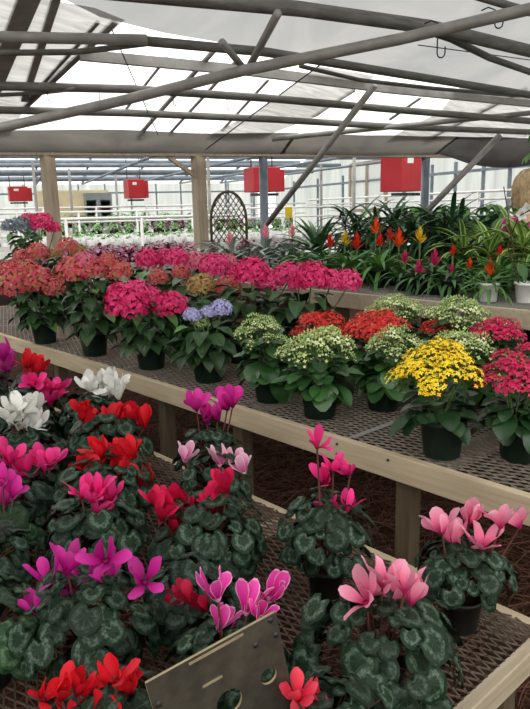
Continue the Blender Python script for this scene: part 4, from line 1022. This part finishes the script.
# ================================================================ BACK BENCH
def Bp(k): return BR[k]
spec=dict(R1=('red','red bromeliad spike leftmost of the red and yellow group on the back bench','guz'),
 Y1=('yellow','yellow bromeliad between the two leftmost red ones','guz'),
 R2=('red','tall dark red bromeliad right of the left yellow one','guz'),
 O1=('orange','orange-red bromeliad reaching highest in the middle of the group','guz'),
 R3=('red','bright red bromeliad just below the highest orange-red one','guz'),
 O4=('red','small red bromeliad squeezed between the bright red and big orange ones','guz'),
 O2=('orange','big orange bromeliad left of the right yellow one','guz'),
 Y2=('yellow','yellow bromeliad standing alone, right of the big orange one','guz'),
 P1=('magenta','small magenta bromeliad in front of the big orange one','guzdark'),
 P2=('magenta','magenta bromeliad lowest at the bench front edge','guzdark'),
 P3=('magenta','magenta bromeliad below the right yellow one','guzdark'),
 P4=('red','small red bromeliad behind the magenta ones, right of the right yellow one','guz'),
 P5=('magenta','very small magenta bromeliad right of the magenta pair','guzdark'),
 P6=('magenta','low magenta bromeliad in a black pot near the left white pot','guz'),
 R5=('magenta','tiny magenta bromeliad between the lowest magenta one and the right one','guzdark'),
 R6=('orange','faded orange bromeliad behind the left white pot','guz'),
 R7=('red','red bromeliad behind and between the two white pots','guz'),
 O3=('orange','orange-red bromeliad in the left white pot at the bench front','guz'),
 A1=('pink','silver leaved bromeliad with pink flower nearest the trellis','silver'),
 A2=('pink','silver leaved bromeliad with pink flower in front of the grey post','silver'),
 A3=('pink','silver leaved bromeliad with pink flower rightmost of its three','silver'))
for k,(col,lab,leaf) in spec.items():
    X,Y,zs,s=BR[k]
    bromeliad(X,Y,zs,s,col,lab,leaf,'pot_white' if k=='O3' else 'pot_blk',scale=1.15 if leaf=='silver' else (.72 if k=='O3' else min(1.,.6+zs*1.25)))
X,Y,zs,s=BR['PA']
t=bromeliad(X,Y,zs,s,None,'pineapple-like rosette plant with long stiff leaves behind the pink flowered ones','pine',scale=1.5)
# filler plants
DR=[cane_foliage(random.Random(k),3,.46,.32,.017,'drac',30,.06,1.5) for k in range(3)]
LM=[cane_foliage(random.Random(k+5),3,.27,.28,.019,'lemon',26,.07,1.5) for k in range(3)]
GR=[bushy(random.Random(k+40),.17,.30,60,.15,'green') for k in range(3)]
DK=[bushy(random.Random(k+50),.16,.26,55,.14,'brdark') for k in range(2)]
def filler(name,cat,lab,grp,meshes,i,X,Y,z,sc,pot='pot_blk'):
    r=random.Random(i*13+int(X*100)); t=thing(name,lab,cat,(X,Y,z),0,grp); add_pot(t,pot,.065,.12); link('foliage',meshes[i%len(meshes)],t,(0,0,0),r.random()*TAU,sc*r.uniform(.92,1.08)); return t
ordn=['first','second','third','fourth','fifth','sixth','seventh','eighth','ninth','tenth','eleventh','twelfth']
i=0
for k,(X,Y) in enumerate([(4.38,3.66),(4.42,3.38),(4.32,3.12),(4.46,2.90),(4.30,2.66)]):
    filler('dark_dracaena','dracaena','dark green dracaena behind the red bromeliads, %s from the left'%ordn[k],'dark dracaenas on the back bench',DR,k,X,Y,BB,.98-.05*(k%2))
for k,(X,Y) in enumerate([(4.15,2.42),(4.40,2.30),(4.10,2.15),(4.42,2.02),(4.12,1.88),(4.38,1.72),(4.1,1.6)]):
    filler('striped_dracaena','dracaena','yellow-green striped dracaena right of the yellow bromeliad, %s from the left'%ordn[k],'striped dracaenas on the back bench',LM,k,X,Y,BB,1.12 if k<4 else .85)
for k,(X,Y) in enumerate([(3.75,3.62),(3.6,3.28),(3.55,3.02),(3.6,2.78),(3.95,2.45),(3.9,2.1),(3.72,1.62),(3.95,1.75)]):
    filler('green_bromeliad','bromeliad','green bromeliad without flower along the bench, %s from the left'%ordn[k],'flowerless bromeliads on the back bench',[fol('guz',0),fol('guzdark',1),fol('guz',2)],k,X,Y,BB,1.1)
for k,(X,Y) in enumerate([(3.55,4.7),(4.1,4.75),(3.6,4.05),(4.25,4.35),(3.65,5.1),(4.2,5.2)]):
    filler('grey_leaf_bromeliad','bromeliad','silver leaved bromeliad without flower behind the pink hydrangeas, %s from the right'%ordn[k],'flowerless silver bromeliads',[fol('silver',0),fol('guzdark',1),fol('silver',2)],k,X,Y,BB,.9)
k=0
for r_ in range(4):
    for c in range(6):
        X=5.95+r_*.46; Y=4.75-c*.56-.1*(r_%2)
        kind=(r_*6+c)%3
        filler('foliage_plant','foliage plant','green bushy foliage plant on the far right bench beyond the dracaenas','green foliage plants on the far right bench',GR if kind<2 else DK,k,X,Y,1.07,1.22 if kind<2 else 1.15); k+=1
# orchid in white pot at the right edge
t=thing('orchid','orchid with broad leaves and white flowers on a stake in the right white pot','orchid',(3.50,1.715,BB),0)
add_pot(t,'pot_white',.06,.11)
mb=MB()
for (a,e,L,w) in ((2.3,.75,.30,.035),(2.9,.45,.26,.034),(-.8,.6,.28,.035),(5.6,.35,.25,.032),(.7,.7,.22,.03)):
    mb.blade((0,0,.10),(math.cos(a)*math.cos(e),math.sin(a)*math.cos(e),math.sin(e)),(0,0,1),L,w,obov,7,3,bend=-.5,cup=.35)
link('foliage',mb.mesh('foliage',[M['green']]),t)
mb=MB(); mb.tube([(-.02,.03,.1),(.04,.14,.30),(.03,.08,.46),(.02,-.03,.515)],.004,6); mb.tube([(-.03,.02,.08),(.0,.16,.62)],.003,5); link('flower_stem',mb.mesh('flower_stem',[M['bstem']]),t)
for (x,y,z) in ((.03,.03,.50),(.02,-.03,.51),(.035,-.07,.485),(.03,.06,.47)):
    mb=MB()
    for q in range(5):
        a=q*TAU/5; d=V3((-.35,math.cos(a),math.sin(a))); mb.blade((0,0,0),d,(-1,0,0),.036,.017,ovate,4,2,bend=-.3,cup=.2)
    link('flower',mb.mesh('flower',[P_['white']]),t,(x,y,z))
# climbing fig, top right
t=thing('potted_tree','leafy green tree at the right edge behind the blond person','tree',(5.42,2.40,0),0)
add_pot(t,'pot_blk',.18,.32)
mb=MB(); mb.tube([(0,0,.28),(.02,-.03,1.2),(-.02,-.05,1.9),(0,-.05,2.3)],.028,8,r1=.012); link('trunk',mb.mesh('trunk',[M['bstem']]),t)
rnd=random.Random(31); mb=MB()
for i in range(150):
    th=math.acos(1-2*rnd.random()); ph=rnd.random()*TAU; rr=.36*rnd.random()**.4
    c=V3((rr*math.sin(th)*math.cos(ph),rr*math.sin(th)*math.sin(ph)-.06,2.02+rr*.75*math.cos(th))); d=V3((math.cos(ph),math.sin(ph),rnd.uniform(-.9,.2)))
    L=rnd.uniform(.08,.13); mb.blade(c,d,(0,0,1),L,L*.38,ovate,4,2,bend=-.5,cup=.25)
link('foliage',mb.mesh('foliage',[M['green']]),t)

# ================================================================ WOMAN
def skinmesh(name,verts,edges,mat,parent,root=0,sub=2):
    m=bpy.data.meshes.new(name); m.from_pydata([v[0] for v in verts],edges,[]); m.materials.append(mat)
    o=link(name,m,parent); sk=o.modifiers.new('skin','SKIN'); sk.use_smooth_shade=True
    m.skin_vertices[0].data[root].use_root=True
    for i,v in enumerate(verts):
        r=v[1]; m.skin_vertices[0].data[i].radius=r if isinstance(r,tuple) else (r,r)
    s=o.modifiers.new('sub','SUBSURF'); s.levels=sub; s.render_levels=sub
    return o
def person():
    t=thing('person','blond person in a magenta top, seen from behind, standing beyond the back bench','person',(4.90,2.41,0),math.radians(50)); t.scale=(1.035,)*3
    # local +x faces away from the camera
    B=[((0,0,.95),(.13,.17)),((0,0,1.12),(.105,.14)),((.01,0,1.30),(.115,.165)),((0,0,1.42),(.08,.12)),((.015,0,1.50),.052),((.03,0,1.57),.055)]
    E_=[(0,1),(1,2),(2,3),(3,4),(4,5)]
    def app(p,r,j): B.append((p,r)); E_.append((j,len(B)-1)); return len(B)-1
    hands=[]
    for s in (1,-1):
        j=app((0,s*.17,1.40),.058,3); j=app((.03,s*.23,1.13),.045,j); j=app((.22,s*.20,1.02),.036,j); j=app((.29,s*.19,1.04),.028,j)
        h=app((.34,s*.185,1.05),(.018,.036),j); hands.append((V3((.35,s*.185,1.05)),s))
        j=app((0,s*.095,.86),.085,0); j=app((.02,s*.10,.48),.058,j); j=app((-.01,s*.10,.09),.04,j); app((.13,s*.11,.035),(.03,.042),j)
    body=skinmesh('body',B,E_,M['skin'],t)
    # head: ellipsoid with nose, ears
    mb=MB(); hc=V3((.045,0,1.645)); nu,nv=20,14; vs=[];fs=[]
    for j in range(nv+1):
        th=PI*j/nv
        for i in range(nu):
            ph=TAU*i/nu; p=V3((math.sin(th)*math.cos(ph)*.095,math.sin(th)*math.sin(ph)*.075,math.cos(th)*.118))
            if p.z<0: p.x*=1+.10*p.z/.118*(1 if p.x<0 else .0); p.y*=1+.25*p.z/.118
            if abs(ph if ph<PI else ph-TAU)<.2 and -.045<p.z<.01: p.x+=.016
            vs.append(hc+p)
    fs=[(j*nu+i,j*nu+(i+1)%nu,(j+1)*nu+(i+1)%nu,(j+1)*nu+i) for j in range(nv) for i in range(nu)]
    mb.add(vs,fs); link('head',mb.mesh('head',[M['skin']]),t)
    for s in (1,-1):
        mb=MB(); mb.lathe([(0,-.012),(.010,-.008),(.013,0),(.010,.008),(0,.012)],10,hc+V3((.083,s*.032,.012))); link('eye',mb.mesh('eye',[M['white_card']]),t)
        mb=MB(); mb.lathe([(0,-.03),(.012,-.02),(.017,.0),(.012,.02),(0,.03)],10,hc+V3((.0,s*.078,-.005))); link('ear',mb.mesh('ear',[M['skin']]),t)
    mb=MB(); mb.bar(hc+V3((.088,-.022,-.062)),hc+V3((.088,.022,-.062)),.012,.010); link('mouth',mb.mesh('mouth',[M['shirt']],False),t)
    for hpnt,s in hands:
        mb=MB()
        for k,(dy,L) in enumerate(((-.026,.066),(-.009,.074),(.009,.070),(.025,.055))):
            a=hpnt+V3((.0,dy,0)); mb.tube([a,a+V3((L*.45,0,.004)),a+V3((L*.8,0,-.012)),a+V3((L,0,-.030))],.0085,7,r1=.006)
        a=hpnt+V3((-.03,-s*.03,0)); mb.tube([a,a+V3((.025,-s*.02,-.004)),a+V3((.05,-s*.024,-.016))],.010,7,r1=.007)
        link('fingers',mb.mesh('fingers',[M['skin']]),t)
    # hair: strands cap to the shoulder
    r=random.Random(4); mb=MB()
    for i in range(520):
        ph=r.uniform(.75,TAU-.75); th=1.45*r.random()**.7
        o_=V3((math.sin(th)*math.cos(ph)*.112,math.sin(th)*math.sin(ph)*.094,math.cos(th)*.135))+hc
        pts=[o_]; d=V3((math.cos(ph)*.5,math.sin(ph)*.5,-.35))
        for k in range(5):
            th2=th+(k+1)*.32; rr=1.04+.02*r.random()+.05*k*.4
            z=max(-.95,math.cos(min(th2,1.6))-(max(0,th2-1.6))*.8)+r.uniform(-.05,.05)
            sx=math.sin(min(th2,1.6)); pts.append(hc+V3((sx*math.cos(ph)*.108*rr+r.uniform(-.008,.008),sx*math.sin(ph)*.090*rr+r.uniform(-.008,.008),z*.135)))
        mb.tube(pts,.0085,4,cap=True,r1=.003)
    link('hair',mb.mesh('hair',[M['hair']]),t)
    T_=[((0,0,.92),(.145,.185)),((0,0,1.12),(.122,.155)),((.01,0,1.30),(.132,.178)),((0,0,1.415),(.10,.14)),((.0,0,1.465),(.07,.085))]; TE=[(0,1),(1,2),(2,3),(3,4)]
    for s in (1,-1):
        T_.append(((0,s*.185,1.395),.072)); TE.append((3,len(T_)-1)); T_.append(((.03,s*.24,1.13),.06)); TE.append((len(T_)-2,len(T_)-1)); T_.append(((.17,s*.21,1.04),.048)); TE.append((len(T_)-2,len(T_)-1))
    skinmesh('top',T_,TE,M['shirt'],t)
    L_=[((0,0,.95),(.14,.18))]; LE=[]
    for s in (1,-1):
        L_.append(((0,s*.095,.86),.10)); LE.append((0,len(L_)-1)); L_.append(((.02,s*.10,.48),.072)); LE.append((len(L_)-2,len(L_)-1)); L_.append(((-.01,s*.10,.10),.062)); LE.append((len(L_)-2,len(L_)-1))
    skinmesh('trousers',L_,LE,M['trousers'],t)
    for s in (1,-1):
        mb=MB(); mb.lathe([(0,0),(.045,0),(.05,.03),(.04,.07),(.0,.085)],14); o=link('shoe',mb.mesh('shoe',[M['shoe']]),t,(.04,s*.105,0)); o.scale=(2.4,1.,1.)
person()

# ================================================================ LIGHT AND CAMERA
w=bpy.data.worlds.new('overcast_sky'); scene.world=w; w.use_nodes=True
bg=w.node_tree.nodes['Background']; bg.inputs[0].default_value=(1.,.99,.97,1); bg.inputs[1].default_value=3.2
sun=bpy.data.lights.new('sun','SUN'); sun.energy=2.5; sun.angle=math.radians(12); sun.color=(1,.96,.9)
so=bpy.data.objects.new('sun',sun); COL.objects.link(so)
sd=(W*.75+U*.25+V3((0,0,1.0))).normalized(); so.rotation_euler=sd.to_track_quat('Z','Y').to_euler(); so.location=(0,0,12)
cam=bpy.data.cameras.new('camera'); co=bpy.data.objects.new('camera',cam); COL.objects.link(co)
cam.sensor_fit='VERTICAL'; cam.sensor_height=24; cam.lens=668/709*24; cam.clip_start=.02; cam.clip_end=200
P,R,AZ=math.radians(12.3),.022,math.radians(47.6)
fw=V3((math.cos(AZ)*math.cos(P),math.sin(AZ)*math.cos(P),-math.sin(P))); r0=V3((math.sin(AZ),-math.cos(AZ),0)); u0=r0.cross(fw)
rt=r0*math.cos(R)-u0*math.sin(R); up=u0*math.cos(R)+r0*math.sin(R)
co.matrix_world=Matrix.Translation((0,0,1.6))@Matrix((rt,up,-fw)).transposed().to_4x4()
scene.camera=co
scene.view_settings.view_transform='Standard'; scene.view_settings.look='None'; scene.view_settings.gamma=1; scene.view_settings.exposure=-0.58
scene.view_settings.use_curve_mapping=False
cy=scene.cycles; cy.use_denoising=True; cy.max_bounces=9; cy.diffuse_bounces=4; cy.transmission_bounces=6; cy.transparent_max_bounces=10; cy.sample_clamp_indirect=6
try: cy.denoiser='OPENIMAGEDENOISE'
except Exception: pass
